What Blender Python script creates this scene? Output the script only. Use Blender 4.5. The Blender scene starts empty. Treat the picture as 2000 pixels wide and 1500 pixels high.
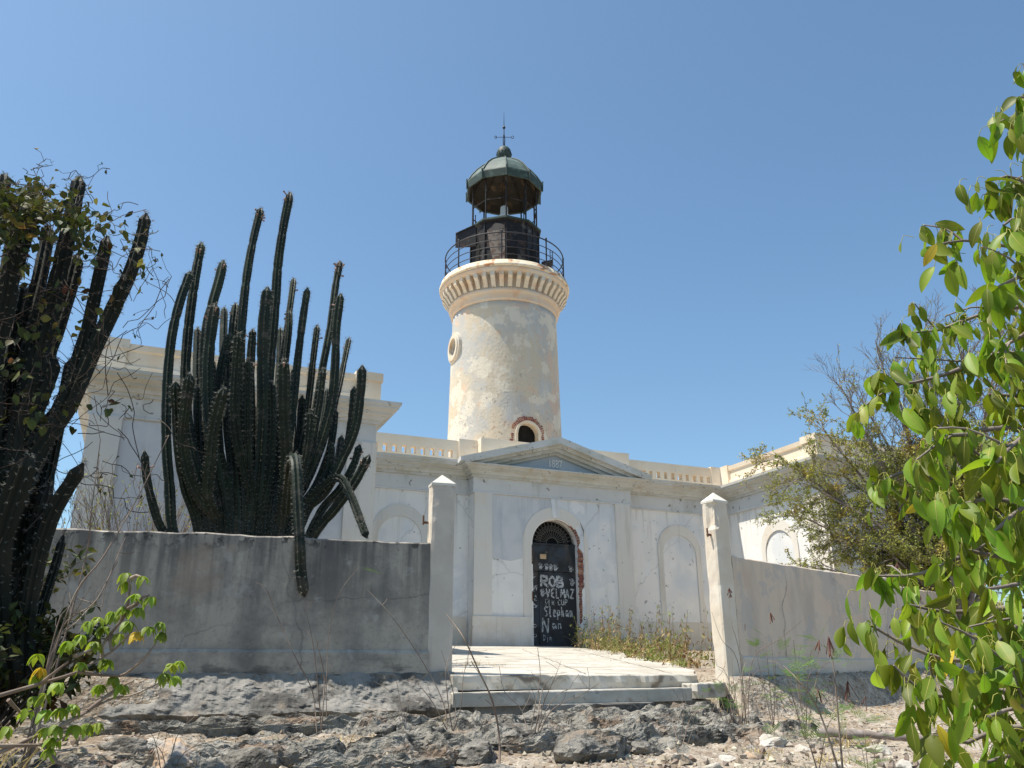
import bpy, bmesh, math, random
from math import sin, cos, pi, radians, atan2, hypot
from mathutils import Vector, Matrix, noise

# ------------------------------------------------------------------ camera, light, exposure
scene = bpy.context.scene
COL = scene.collection
CAM = Vector((-9.511, -19.5, -0.722))           # eye, metres; door sill of the house is z = 0
YAW, PITCH, ROLL, FOC = radians(23.509), radians(19.477), radians(0.308), 1621.5
_f = Vector((sin(YAW) * cos(PITCH), cos(YAW) * cos(PITCH), sin(PITCH)))
_r0 = Vector((cos(YAW), -sin(YAW), 0))
_u0 = Vector((-sin(YAW) * sin(PITCH), -cos(YAW) * sin(PITCH), cos(PITCH)))
_r = _r0 * cos(ROLL) - _u0 * sin(ROLL)
_u = _r0 * sin(ROLL) + _u0 * cos(ROLL)
cd = bpy.data.cameras.new("camera")
cam = bpy.data.objects.new("camera", cd)
COL.objects.link(cam)
cd.sensor_width = 36.0
cd.lens = FOC / 2000 * 36.0
cd.clip_start, cd.clip_end = 0.1, 4000
M = Matrix((_r, _u, -_f)).transposed().to_4x4()
M.translation = CAM
cam.matrix_world = M
scene.camera = cam

SUN_AZ, SUN_EL = radians(166), radians(66.5)       # mathematical azimuth from +X
world = bpy.data.worlds.new("World")
scene.world = world
world.use_nodes = True
wn = world.node_tree
for n in list(wn.nodes):
    wn.nodes.remove(n)
wo = wn.nodes.new("ShaderNodeOutputWorld")
wb = wn.nodes.new("ShaderNodeBackground")
sk = wn.nodes.new("ShaderNodeTexSky")
sk.sky_type = 'NISHITA'
sk.sun_disc = False
sk.sun_elevation = SUN_EL
sk.sun_rotation = radians(90) - SUN_AZ
sk.altitude = 30
sk.air_density, sk.dust_density, sk.ozone_density = 1.0, 1.3, 1.0
wb.inputs[1].default_value = 0.115
tint = wn.nodes.new("ShaderNodeMix")
tint.data_type, tint.blend_type = 'RGBA', 'MULTIPLY'
tint.inputs[0].default_value = 1.0
tint.inputs[7].default_value = (0.81, 0.985, 1.02, 1)
wn.links.new(sk.outputs[0], tint.inputs[6])
wn.links.new(tint.outputs[2], wb.inputs[0])
wn.links.new(wb.outputs[0], wo.inputs[0])

sd = bpy.data.lights.new("sun", 'SUN')
sun = bpy.data.objects.new("sun", sd)
COL.objects.link(sun)
sd.energy, sd.angle, sd.color = 4.6, radians(0.53), (1.0, 0.94, 0.84)
sv = Vector((cos(SUN_AZ) * cos(SUN_EL), sin(SUN_AZ) * cos(SUN_EL), sin(SUN_EL)))
sun.rotation_euler = sv.to_track_quat('Z', 'Y').to_euler()
sun.location = sv * 60

vs = scene.view_settings
vs.view_transform, vs.look, vs.gamma, vs.exposure = 'Standard', 'None', 1.0, 0.58
vs.use_curve_mapping = False
scene.cycles.max_bounces = 6
scene.cycles.diffuse_bounces = 4
scene.cycles.transparent_max_bounces = 8


# ------------------------------------------------------------------ helpers
def ray(u, v):
    return _r * ((u - 1000) / FOC) + _u * ((750 - v) / FOC) + _f


def at(u, v, rng):
    """world point seen in direction (u, v) of the 2000 px photograph at horizontal range rng metres"""
    d = ray(u, v)
    return CAM + d * (rng / hypot(d.x, d.y))


def onz(u, v, z):
    d = ray(u, v)
    return CAM + d * ((z - CAM.z) / d.z)


class MB:
    def __init__(s):
        s.v, s.f, s.m, s.sm = [], [], [], []

    def add(s, vs_, fs, mi=0, smooth=False):
        o = len(s.v)
        s.v.extend(vs_)
        for f in fs:
            s.f.append([i + o for i in f])
            s.m.append(mi)
            s.sm.append(smooth)

    def box(s, x0, x1, y0, y1, z0, z1, mi=0):
        v = [(x, y, z) for z in (z0, z1) for y in (y0, y1) for x in (x0, x1)]
        s.add(v, [(0, 2, 3, 1), (4, 5, 7, 6), (0, 1, 5, 4), (2, 6, 7, 3), (0, 4, 6, 2), (1, 3, 7, 5)], mi)

    def prism(s, poly, a, b, fn, mi=0, smooth=False):
        """poly: list of 2-tuples; fn(p, q, t) -> xyz; extruded from t=a to t=b"""
        n = len(poly)
        v = [fn(p, q, a) for p, q in poly] + [fn(p, q, b) for p, q in poly]
        s.add(v, [tuple(range(n))[::-1], tuple(range(n, 2 * n))], mi)
        s.add(v, [(i, (i + 1) % n, n + (i + 1) % n, n + i) for i in range(n)], mi, smooth)

    def lathe(s, prof, cx, cy, n=64, a0=0.0, mi=0, smooth=True, close=False):
        k = len(prof)
        v = []
        for i in range(n):
            a = a0 + 2 * pi * i / n
            for r, z in prof:
                v.append((cx + r * cos(a), cy + r * sin(a), z))
        f = []
        for i in range(n):
            j = (i + 1) % n
            for p in range(k - 1 if not close else k):
                p2 = (p + 1) % k
                f.append((i * k + p, j * k + p, j * k + p2, i * k + p2))
        s.add(v, f, mi, smooth)

    def tube(s, pts, rad, n=6, mi=0, smooth=True, caps=True):
        pts = [Vector(p) for p in pts]
        if isinstance(rad, (int, float)):
            rad = [rad] * len(pts)
        v, ring = [], []
        t0 = (pts[1] - pts[0]).normalized()
        ref = Vector((0, 0, 1)) if abs(t0.z) < .9 else Vector((1, 0, 0))
        nx = t0.cross(ref).normalized()
        for i, p in enumerate(pts):
            t = (pts[min(i + 1, len(pts) - 1)] - pts[max(i - 1, 0)])
            if t.length < 1e-9:
                t = t0
            t = t.normalized()
            nx = (nx - t * nx.dot(t)).normalized()
            ny = t.cross(nx)
            for k in range(n):
                a = 2 * pi * k / n
                v.append(p + (nx * cos(a) + ny * sin(a)) * rad[i])
        f = []
        for i in range(len(pts) - 1):
            for k in range(n):
                k2 = (k + 1) % n
                f.append((i * n + k, i * n + k2, (i + 1) * n + k2, (i + 1) * n + k))
        s.add(v, f, mi, smooth)
        if caps:
            L = (len(pts) - 1) * n
            s.add(v[:n], [tuple(range(n))[::-1]], mi)
            s.add(v[L:], [tuple(range(n))], mi)

    def build(s, name, mats, parent=None, base=None):
        me = bpy.data.meshes.new(name)
        off = parent.location if parent is not None else (Vector(base) if base is not None else Vector((0, 0, 0)))
        if parent is not None and parent.parent is not None:
            off = off + parent.parent.location
        me.from_pydata([Vector(p) - off for p in s.v], [], s.f)
        mats = mats if isinstance(mats, (list, tuple)) else [mats]
        for m in mats:
            me.materials.append(m)
        me.polygons.foreach_set("material_index", s.m)
        me.polygons.foreach_set("use_smooth", s.sm)
        me.update()
        o = bpy.data.objects.new(name, me)
        COL.objects.link(o)
        if parent is not None:
            o.parent = parent
        elif base is not None:
            o.location = base
        return o


def empty(name, loc, label, cat, group=None):
    o = bpy.data.objects.new(name, None)
    COL.objects.link(o)
    o.location = loc
    return tag(o, label, cat, group)


def tag(o, label=None, cat=None, group=None, kind=None):
    if label:
        o["label"] = label
    if cat:
        o["category"] = cat
    if group:
        o["group"] = group
    if kind:
        o["kind"] = kind
    return o


def cut(o, *cutters):
    """subtract cutter shapes from a mesh object for good; no cutter stays in the scene"""
    tmp = []
    for c in cutters:
        bm = bmesh.new()
        vs_ = [bm.verts.new(Vector(p) - (o.location + (o.parent.location if o.parent else Vector()))) for p in c.v]
        for f in c.f:
            try:
                bm.faces.new([vs_[i] for i in f])
            except ValueError:
                pass
        bmesh.ops.remove_doubles(bm, verts=bm.verts, dist=1e-6)
        bmesh.ops.recalc_face_normals(bm, faces=bm.faces)
        me = bpy.data.meshes.new("opening")
        bm.to_mesh(me)
        bm.free()
        co = bpy.data.objects.new("opening", me)
        COL.objects.link(co)
        co.matrix_world = Matrix.Translation(o.location + (o.parent.location if o.parent else Vector()))
        tmp.append(co)
        md = o.modifiers.new("opening", 'BOOLEAN')
        md.operation, md.solver, md.object = 'DIFFERENCE', 'EXACT', co
    bm = bmesh.new()
    bm.from_mesh(o.data)
    bmesh.ops.remove_doubles(bm, verts=bm.verts, dist=1e-6)
    bmesh.ops.recalc_face_normals(bm, faces=bm.faces)
    bm.to_mesh(o.data)
    bm.free()
    bpy.context.view_layer.update()
    dg = bpy.context.evaluated_depsgraph_get()
    me = bpy.data.meshes.new_from_object(o.evaluated_get(dg))
    o.modifiers.clear()
    o.data = me
    for co in tmp:
        bpy.data.objects.remove(co)


def sweep(mb, path, prof, mi=0):
    """closed profile [(out, z)] swept along a plan polyline with mitred corners; outward = right-hand side"""
    P = [Vector(p) for p in path]
    k = len(prof)
    v = []
    for i, p in enumerate(P):
        d0 = (P[i] - P[i - 1]).normalized() if i > 0 else (P[1] - P[0]).normalized()
        d1 = (P[i + 1] - P[i]).normalized() if i < len(P) - 1 else d0
        n0, n1 = Vector((d0.y, -d0.x)), Vector((d1.y, -d1.x))
        b = n0 + n1
        b = b / max(.2, b.dot(n0))
        for o, z in prof:
            v.append((p.x + b.x * o, p.y + b.y * o, z))
    f = []
    for i in range(len(P) - 1):
        for a in range(k):
            b2 = (a + 1) % k
            f.append((i * k + a, i * k + b2, (i + 1) * k + b2, (i + 1) * k + a))
    f.append(tuple(range(k)))
    f.append(tuple(range((len(P) - 1) * k, len(P) * k))[::-1])
    mb.add(v, f, mi)


def fbm(x, y, z=0.0, oct_=4):
    return noise.fractal(Vector((x, y, z)), 0.9, 2.1, oct_)


# ------------------------------------------------------------------ materials
def mat(name, base, layers=(), rough=0.85, bump=(), spec=0.3, island=0.0, translucent=None):
    """base colour and noise layers (colour, scale (x,y,z), lo, hi, strength, detail[, kind]) in world metres"""
    m = bpy.data.materials.new(name)
    m.use_nodes = True
    nt = m.node_tree
    N, L = nt.nodes, nt.links
    bs = N["Principled BSDF"]
    bs.inputs["Roughness"].default_value = rough
    bs.inputs["Specular IOR Level"].default_value = spec
    geo = N.new("ShaderNodeNewGeometry")

    def coords(sc, seed=0.0):
        mp = N.new("ShaderNodeMapping")
        mp.inputs["Scale"].default_value = sc if isinstance(sc, tuple) else (sc, sc, sc)
        mp.inputs["Location"].default_value = (seed, seed * 1.7, seed * .6)
        L.new(geo.outputs["Position"], mp.inputs["Vector"])
        return mp.outputs[0]

    rgb = N.new("ShaderNodeRGB")
    rgb.outputs[0].default_value = (*base, 1)
    c = rgb.outputs[0]
    for i, ly in enumerate(layers):
        col, sc, lo, hi, st, det = ly[:6]
        kind = ly[6] if len(ly) > 6 else 'noise'
        if kind == 'height':                     # grows with world height between lo and hi
            sep = N.new("ShaderNodeSeparateXYZ")
            L.new(geo.outputs["Position"], sep.inputs[0])
            src = sep.outputs[2]
        elif kind == 'xpos':                     # changes from place to place along the front wall
            sep = N.new("ShaderNodeSeparateXYZ")
            L.new(geo.outputs["Position"], sep.inputs[0])
            src = sep.outputs[0]
        elif kind == 'crack':                    # thin wandering cracks
            wp = N.new("ShaderNodeTexNoise")
            wp.inputs["Scale"].default_value = 2.2
            wp.inputs["Detail"].default_value = 5
            L.new(geo.outputs["Position"], wp.inputs["Vector"])
            ad = N.new("ShaderNodeMix")
            ad.data_type = 'VECTOR'
            ad.inputs[0].default_value = .28
            L.new(coords(1.0), ad.inputs[4])
            L.new(wp.outputs["Color"], ad.inputs[5])
            tx = N.new("ShaderNodeTexVoronoi")
            tx.feature = 'DISTANCE_TO_EDGE'
            tx.inputs["Scale"].default_value = sc
            L.new(ad.outputs[1], tx.inputs["Vector"])
            src = tx.outputs["Distance"]
        elif kind == 'voronoi':
            tx = N.new("ShaderNodeTexVoronoi")
            tx.inputs["Scale"].default_value = 1
            L.new(coords(sc, 3.1 * i), tx.inputs["Vector"])
            src = tx.outputs["Distance"]
        else:
            tx = N.new("ShaderNodeTexNoise")
            tx.inputs["Scale"].default_value = 1
            tx.inputs["Detail"].default_value = det
            tx.inputs["Roughness"].default_value = .6
            L.new(coords(sc, 5.3 * i + 1), tx.inputs["Vector"])
            src = tx.outputs[0]
        mr = N.new("ShaderNodeMapRange")
        mr.inputs[1].default_value, mr.inputs[2].default_value = lo, hi
        mr.inputs[3].default_value, mr.inputs[4].default_value = 0, st
        L.new(src, mr.inputs[0])
        mx = N.new("ShaderNodeMix")
        mx.data_type = 'RGBA'
        fac = mr.outputs[0]
        if len(ly) > 7:                          # masked by a height band (z0, z1)
            sep = N.new("ShaderNodeSeparateXYZ")
            L.new(geo.outputs["Position"], sep.inputs[0])
            m2 = N.new("ShaderNodeMapRange")
            m2.inputs[1].default_value, m2.inputs[2].default_value = ly[7]
            L.new(sep.outputs[2], m2.inputs[0])
            mu = N.new("ShaderNodeMath")
            mu.operation = 'MULTIPLY'
            L.new(fac, mu.inputs[0])
            L.new(m2.outputs[0], mu.inputs[1])
            fac = mu.outputs[0]
        L.new(fac, mx.inputs[0])
        L.new(c, mx.inputs[6])
        mx.inputs[7].default_value = (*col, 1)
        c = mx.outputs[2]
    if island:
        hs = N.new("ShaderNodeHueSaturation")
        mr = N.new("ShaderNodeMapRange")
        mr.inputs[3].default_value, mr.inputs[4].default_value = 1 - island, 1 + island
        L.new(geo.outputs["Random Per Island"], mr.inputs[0])
        L.new(mr.outputs[0], hs.inputs["Value"])
        m3 = N.new("ShaderNodeMapRange")
        m3.inputs[3].default_value, m3.inputs[4].default_value = .5 - .05 * island, .5 + .05 * island
        L.new(geo.outputs["Random Per Island"], m3.inputs[0])
        L.new(m3.outputs[0], hs.inputs["Hue"])
        L.new(c, hs.inputs["Color"])
        c = hs.outputs[0]
    L.new(c, bs.inputs["Base Color"])
    if bump:
        prev = None
        for j, (sc, st, det, dist) in enumerate(bump):
            tx = N.new("ShaderNodeTexNoise")
            tx.inputs["Scale"].default_value = 1
            tx.inputs["Detail"].default_value = det
            L.new(coords(sc, 2.2 * j), tx.inputs["Vector"])
            bp = N.new("ShaderNodeBump")
            bp.inputs["Strength"].default_value = st
            bp.inputs["Distance"].default_value = dist
            L.new(tx.outputs[0], bp.inputs["Height"])
            if prev:
                L.new(prev, bp.inputs["Normal"])
            prev = bp.outputs[0]
        L.new(prev, bs.inputs["Normal"])
    if translucent:
        tr = N.new("ShaderNodeBsdfTranslucent")
        mx2 = N.new("ShaderNodeMix")
        mx2.data_type = 'RGBA'
        mx2.blend_type = 'MULTIPLY'
        mx2.inputs[0].default_value = 1
        L.new(c, mx2.inputs[6])
        mx2.inputs[7].default_value = (*translucent[1], 1)
        L.new(mx2.outputs[2], tr.inputs[0])
        ms = N.new("ShaderNodeMixShader")
        ms.inputs[0].default_value = translucent[0]
        L.new(bs.outputs[0], ms.inputs[1])
        L.new(tr.outputs[0], ms.inputs[2])
        L.new(ms.outputs[0], N["Material Output"].inputs[0])
    return m


PITS = ((0.10, 0.09, 0.08), 9.0, .74, .78, .8, 2)
WALL = mat("limewash", (.90, .86, .805), [((.83, .805, .765), .6, .45, .57, .7, 3), ((.80, .78, .74), 1.7, .5, .64, .6, 4), ((.60, .57, .51), (5, 5, .5), .58, .70, .4, 4), ((.62, .66, .70), .45, .52, .62, .6, 3), ((.50, .46, .40), (8, 8, .45), .53, .66, .55, 5, 'noise', (1.8, 3.5)), ((.52, .46, .39), 2.2, .44, .60, .6, 5, 'noise', (1.0, .0)), ((.72, .71, .70), 1.1, .59, .605, .5, 6), ((.40, .37, .34), .33, .005, .001, .30, 0, 'crack'), ((.88, .86, .83), 1.4, .60, .615, .7, 6), ((.30, .27, .24), 7, .68, .71, .7, 2)], bump=[(4, .15, 4, .02), (30, .1, 3, .004)])
BLUE = mat("blue_grey_wash", (.60, .60, .605), [((.69, .68, .67), 1.3, .45, .60, .8, 4), ((.46, .485, .51), (4, 4, .5), .53, .66, .6, 4)], bump=[(5, .12, 4, .02)])
FRIEZE = mat("frieze_wash", (.62, .615, .595), [((.70, .685, .655), .7, .42, .60, .8, 4), ((.5, .49, .44), (3, 3, 1), .54, .66, .6, 4), ((.2, .18, .15), 6, .66, .69, .8, 2)], bump=[(6, .12, 4, .02)])
CORN = mat("cornice_wash", (.62, .605, .56), [((.53, .505, .42), (.8, .8, 5), .45, .58, .8, 4), ((.69, .68, .65), 1.5, .5, .62, .6, 4), ((.5, .41, .29), 2.2, .60, .68, .5, 3), ((.25, .22, .19), 8, .65, .69, .7, 2)], bump=[(7, .2, 4, .02)])
CREAM = mat("cream_wash", (.76, .71, .63), [((.69, .66, .61), .8, .45, .65, .7, 4), ((.72, .62, .48), 1.1, .56, .64, .5, 3), ((.50, .45, .38), (8, 8, .5), .55, .68, .5, 5), ((.52, .44, .36), 2.2, .46, .60, .5, 5, 'noise', (.8, .0)),
            ((.3, .26, .22), 8, .74, .78, .5, 2)], bump=[(5, .15, 4, .02), (30, .1, 3, .004)])
PEACH = mat("peach_wash", (.77, .66, .52), [((.74, .58, .41), 1.2, .45, .62, .8, 4), ((.78, .75, .70), .9, .55, .72, .8, 3),
            ((.45, .34, .24), 3, .66, .75, .6, 4), ((.25, .18, .13), 9, .72, .77, .7, 2)], bump=[(6, .2, 4, .02)])
TOWER = mat("tower_plaster", (.56, .49, .38), [((.46, .455, .43), .55, .47, .56, .9, 5), ((.66, .46, .32), .8, .55, .61, .6, 5),
            ((.67, .615, .51), 1.4, .53, .57, .85, 6), ((.52, .535, .53), (2.2, 2.2, .8), .57, .66, .55, 5), ((.60, .40, .28), 1.9, .62, .66, .6, 5),
            ((.52, .45, .37), (5, 5, .5), .56, .68, .5, 5), ((.19, .155, .125), (8, 8, 6), .665, .68, .85, 2, 'noise', (9.5, 4.5)), ((.17, .14, .115), 15, .70, .715, .7, 1, 'noise', (10.5, 6.0)),
            ((.40, .20, .13), 2.6, .625, .64, .75, 5, 'noise', (7.4, 5.2))],
            bump=[(2.2, .35, 4, .05), (12, .45, 3, .025)])
GALL = mat("gallery_plaster", (.64, .56, .44), [((.57, .545, .49), .9, .48, .62, .8, 4), ((.60, .42, .27), 2.2, .54, .66, .75, 4),
           ((.3, .2, .14), 5, .68, .75, .6, 3)], bump=[(5, .3, 4, .03)])
PEACHG = mat("peach_gallery_plaster", (.62, .50, .375), [((.56, .53, .47), .9, .48, .60, .7, 4), ((.58, .38, .25), 2.2, .52, .64, .7, 4)], bump=[(5, .3, 4, .03)])
RUSTY = mat("rust_stained_rim", (.72, .62, .46), [((.42, .18, .08), (3, 3, 6), .52, .62, .9, 4), ((.78, .74, .66), 2.3, .58, .7, .7, 4),
            ((.12, .07, .05), 5, .66, .74, .8, 3)], bump=[(8, .5, 4, .03)])
BRICK = mat("red_brick", (.30, .115, .075), [((.44, .27, .20), 9, .48, .62, .8, 3), ((.12, .06, .045), 13, .52, .64, .7, 3), ((.62, .55, .46), 17, .62, .72, .7, 2)], bump=[(25, .5, 3, .02)], island=.3)
MORTAR = mat("mortar", (.52, .42, .34), [((.4, .25, .18), 6, .5, .7, .8, 3)], bump=[(20, .5, 3, .02)])
IRON = mat("dark_iron", (.025, .023, .024), [((.10, .05, .03), 4, .58, .72, .7, 4), ((.09, .09, .09), 7, .62, .72, .6, 3)], rough=.6, bump=[(15, .3, 3, .01)])
IRONB = mat("lantern_plates", (.014, .013, .014), [((.13, .12, .11), (2.4, 2.4, 1.5), .55, .66, .8, 4), ((.10, .05, .03), 5, .58, .7, .8, 4)], rough=.65, bump=[(9, .4, 4, .02)])
RAILM = mat("rail_iron", (.03, .03, .038), [((.12, .06, .04), 6, .6, .7, .7, 3)], rough=.55)
COPPER = mat("green_copper", (.062, .092, .08), [((.145, .19, .165), 2.2, .45, .62, .8, 4), ((.06, .09, .08), (4, 4, 1.4), .56, .7, .8, 4)], rough=.6, bump=[(10, .2, 3, .01)])
COPPERD = mat("dark_green_copper", (.040, .062, .054), [((.10, .15, .125), 4, .52, .68, .8, 4), ((.03, .035, .03), 6, .55, .7, .8, 4)], rough=.6, bump=[(12, .25, 3, .01)])
CEIL = mat("lantern_ceiling", (.05, .045, .038), [((.17, .12, .07), 2.2, .55, .66, .8, 4)], rough=.8)
GLASSW = mat("lamp_glass", (.62, .66, .68), rough=.2, spec=.5)
DARK = mat("dark_interior", (.012, .012, .012), rough=1)
DOORM = mat("door_paint", (.028, .028, .030), [((.10, .085, .07), (3, 3, .8), .50, .66, .8, 4, 'noise', (1.2, 1.9)), ((.16, .13, .10), 6, .62, .72, .7, 4, 'noise', (1.2, 1.7)),
           ((.05, .06, .075), 2, .5, .65, .8, 3)], rough=.6, bump=[((8, 8, 2), .25, 3, .01)])
WHITEP = mat("white_paint", (.56, .57, .57), [((.22, .22, .23), 9, .48, .60, .8, 4), ((.05, .05, .05), 32, .54, .58, .9, 3)], rough=.8)
PAPER = mat("tan_notice", (.62, .43, .25), [((.45, .28, .15), (2, 2, 40), .55, .62, .7, 2)], rough=.8)
OLDWALL = mat("mouldy_render", (.44, .385, .315), [((.07, .063, .055), .55, .006, .001, .45, 0, 'crack'), ((.455, .405, .34), 1.1, .45, .60, .7, 4), ((.26, .24, .22), (4, 4, .8), .46, .62, .5, 5),
              ((.10, .093, .086), (6.5, 6.5, .45), .44, .62, .80, 5, 'noise', (-.25, .80)), ((.11, .104, .10), 1.0, .52, .66, .6, 6), ((.14, .13, .125), 22, .52, .66, .3, 5),
              ((.50, .48, .44), 3.5, .59, .68, .45, 5), ((.38, .28, .2), 1.3, .60, .70, .4, 3), ((.03, .03, .03), 7, .55, .60, .85, 5, 'noise', (.66, .86)), ((.06, .056, .053), (3, 3, 9), .50, .62, .7, 5, 'noise', (-.40, -.66))],
              bump=[(3, .25, 5, .03), (25, .15, 4, .006)])
FOOT = mat("rough_concrete_footing", (.21, .20, .18), [((.28, .265, .24), 2, .46, .60, .8, 5), ((.06, .056, .050), 2.4, .50, .60, .85, 6), ((.25, .20, .15), 4, .58, .66, .5, 4), ((.36, .34, .31), 7, .60, .66, .5, 5)],
           bump=[(3, .7, 6, .05), (14, .5, 6, .012)])
TANWALL = mat("tan_render", (.65, .535, .42), [((.15, .12, .10), .5, .008, .002, .7, 0, 'crack'), ((.64, .545, .455), 1.2, .45, .66, .8, 4), ((.40, .345, .295), (2.2, 2.2, .7), .48, .66, .55, 6), ((.34, .30, .26), (6, 6, .35), .54, .68, .6, 5, 'noise', (.2, .9)), ((.45, .36, .28), 3, .46, .60, .6, 5, 'noise', (-.2, -.6)), ((.44, .42, .40), 1.6, .555, .575, .5, 6), ((.58, .43, .32), 1.5, .60, .72, .5, 3),
              ((.16, .15, .15), 2.6, .60, .70, .7, 5, 'noise', (.55, .92))], bump=[(3, .2, 5, .03), (25, .2, 4, .006)])
POSTG = mat("grey_post_render", (.56, .49, .415), [((.64, .575, .495), 2.2, .45, .65, .8, 4), ((.25, .24, .23), 3.2, .5, .66, .7, 4, 'noise', (.6, 1.6)), ((.6, .54, .44), 1.4, .6, .7, .5, 3)],
            bump=[(5, .3, 5, .03), (30, .3, 3, .006)])
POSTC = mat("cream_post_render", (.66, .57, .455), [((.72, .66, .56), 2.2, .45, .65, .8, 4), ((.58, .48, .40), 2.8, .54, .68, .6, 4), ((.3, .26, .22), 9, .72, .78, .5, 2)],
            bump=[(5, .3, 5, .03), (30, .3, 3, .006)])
CAPW = mat("white_cap_render", (.68, .64, .56), [((.5, .47, .42), 8, .58, .7, .8, 4)], bump=[(18, .4, 4, .01)])
SLAB = mat("worn_concrete", (.48, .445, .38), [((.30, .25, .19), (1.2, 1.2, 1), .54, .66, .55, 6), ((.14, .11, .085), .42, .012, .004, .85, 0, 'crack'), ((.39, .355, .295), .9, .47, .60, .8, 5), ((.53, .51, .47), 1.7, .5, .62, .7, 4), ((.27, .22, .165), 3.5, .58, .68, .7, 5), ((.22, .19, .16), 11, .62, .68, .6, 3)],
           bump=[(4, .25, 5, .02), (40, .3, 3, .005)])
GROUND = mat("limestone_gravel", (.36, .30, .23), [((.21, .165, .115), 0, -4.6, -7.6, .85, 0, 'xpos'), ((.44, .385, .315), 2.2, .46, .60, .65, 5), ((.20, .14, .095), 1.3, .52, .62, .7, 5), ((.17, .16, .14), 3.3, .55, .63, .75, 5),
             ((.52, .475, .41), 14, .55, .62, .6, 3), ((.15, .10, .065), 20, .55, .62, .7, 3)], bump=[(5, .9, 6, .08), (26, 1.0, 4, .04)], rough=.95)
BEDROCK = mat("grey_bedrock", (.225, .208, .175), [((.32, .30, .26), 2.6, .45, .60, .85, 5), ((.05, .046, .040), 4, .50, .60, .9, 6), ((.24, .165, .11), 1.6, .55, .63, .7, 4), ((.36, .335, .295), 11, .57, .64, .6, 4)],
              bump=[(5, 1.0, 6, .10), (18, 1.0, 6, .05), (60, .8, 3, .012)], rough=.95)
ROCKG = mat("grey_limestone", (.185, .172, .150), [((.28, .262, .23), 4, .46, .60, .8, 5), ((.05, .046, .04), 6, .50, .60, .85, 5), ((.28, .21, .145), 3, .58, .66, .6, 4)], bump=[(8, 1.0, 6, .06), (30, 1.0, 5, .03)], rough=.95)
ROCKW = mat("pale_limestone", (.43, .39, .33), [((.54, .505, .45), 5, .46, .62, .8, 5), ((.36, .28, .22), 6, .56, .68, .7, 5), ((.4, .39, .36), 3, .56, .68, .7, 4)], bump=[(12, .8, 6, .04), (50, .7, 3, .01)], rough=.95)
ROCKB = mat("rusty_limestone", (.42, .30, .20), [((.34, .33, .32), 5, .48, .62, .85, 5), ((.5, .46, .40), 9, .58, .68, .8, 4)], bump=[(10, .8, 6, .04)], rough=.95)
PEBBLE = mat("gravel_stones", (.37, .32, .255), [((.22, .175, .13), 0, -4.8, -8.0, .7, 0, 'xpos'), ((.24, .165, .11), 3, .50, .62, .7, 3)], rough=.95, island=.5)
CACT = mat("cactus_skin", (.012, .020, .013), [((.024, .036, .019), 3, .46, .62, .8, 3), ((.045, .040, .026), 2, .58, .68, .6, 3), ((.075, .065, .05), 5, .42, .56, .85, 4, 'noise', (1.9, .2)), ((.09, .08, .065), (3, 3, 6), .60, .66, .7, 4), ((.04, .062, .03), 1.5, .45, .6, .6, 3, 'noise', (4.0, 6.5))], rough=.6, spec=.3)
CACT2 = mat("old_cactus_skin", (.013, .016, .010), [((.035, .030, .02), 3, .48, .62, .8, 4)], rough=.7)
SPINE = mat("cactus_spines", (.36, .34, .29), rough=.7)
BUD = mat("cactus_buds", (.36, .22, .18), [((.12, .1, .07), 20, .5, .6, .8, 2)], rough=.7)
BARK = mat("grey_bark", (.20, .165, .145), [((.32, .28, .25), 9, .5, .66, .8, 4)], rough=.9)
TWIG = mat("dry_twigs", (.20, .15, .12), [((.34, .28, .22), 4, .48, .62, .8, 3)], rough=.9)
TWIGD = mat("dark_vine_twigs", (.07, .05, .04), [((.2, .16, .12), 3, .54, .66, .7, 3)], rough=.9)
BIGLEAF = mat("glossy_green_leaf", (.135, .205, .018), [((.25, .30, .035), 5, .46, .60, .7, 2), ((.30, .26, .05), 9, .62, .68, .6, 2)], rough=.48, spec=.32, island=.5, translucent=(.38, (1.7, 1.75, .7)))
YELLEAF = mat("yellow_leaf", (.55, .40, .04), rough=.5, island=.2, translucent=(.35, (1.3, 1.2, .8)))
PETIOLE = mat("yellow_green_stalk", (.30, .29, .06), rough=.6)
YOUNG = mat("young_green_leaf", (.20, .29, .035), [((.30, .36, .06), 9, .5, .66, .8, 2)], rough=.5, island=.3, translucent=(.4, (1.6, 1.5, .7)))
SMALLLEAF = mat("small_olive_leaf", (.27, .285, .07), [((.42, .31, .06), 1.0, .5, .64, .85, 3)], rough=.6, island=.4, translucent=(.3, (1.3, 1.3, .8)))
VINELEAF = mat("vine_leaf", (.045, .06, .016), [((.17, .15, .04), 3, .5, .64, .8, 3), ((.16, .05, .03), 2.4, .58, .68, .8, 3)], rough=.6, island=.4, translucent=(.25, (1.4, 1.3, .8)))
FEATHER = mat("feathery_leaf", (.10, .17, .035), rough=.6, island=.35, translucent=(.35, (1.4, 1.5, .8)))
POD = mat("brown_seed_pod", (.12, .05, .032), [((.06, .03, .025), 12, .5, .64, .8, 2)], rough=.6, island=.3)
WEEDG = mat("green_weed", (.17, .20, .05), [((.26, .24, .10), 1.2, .46, .64, .8, 3)], rough=.7, island=.45, translucent=(.3, (1.3, 1.3, .8)))
WEEDB = mat("brown_weed", (.25, .155, .075), [((.36, .27, .14), 1.4, .5, .64, .8, 3)], rough=.8, island=.4)
STRAW = mat("straw_grass", (.46, .36, .19), [((.32, .24, .12), 2, .5, .64, .8, 3)], rough=.8, island=.35, translucent=(.25, (1.2, 1.2, .9)))

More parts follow.
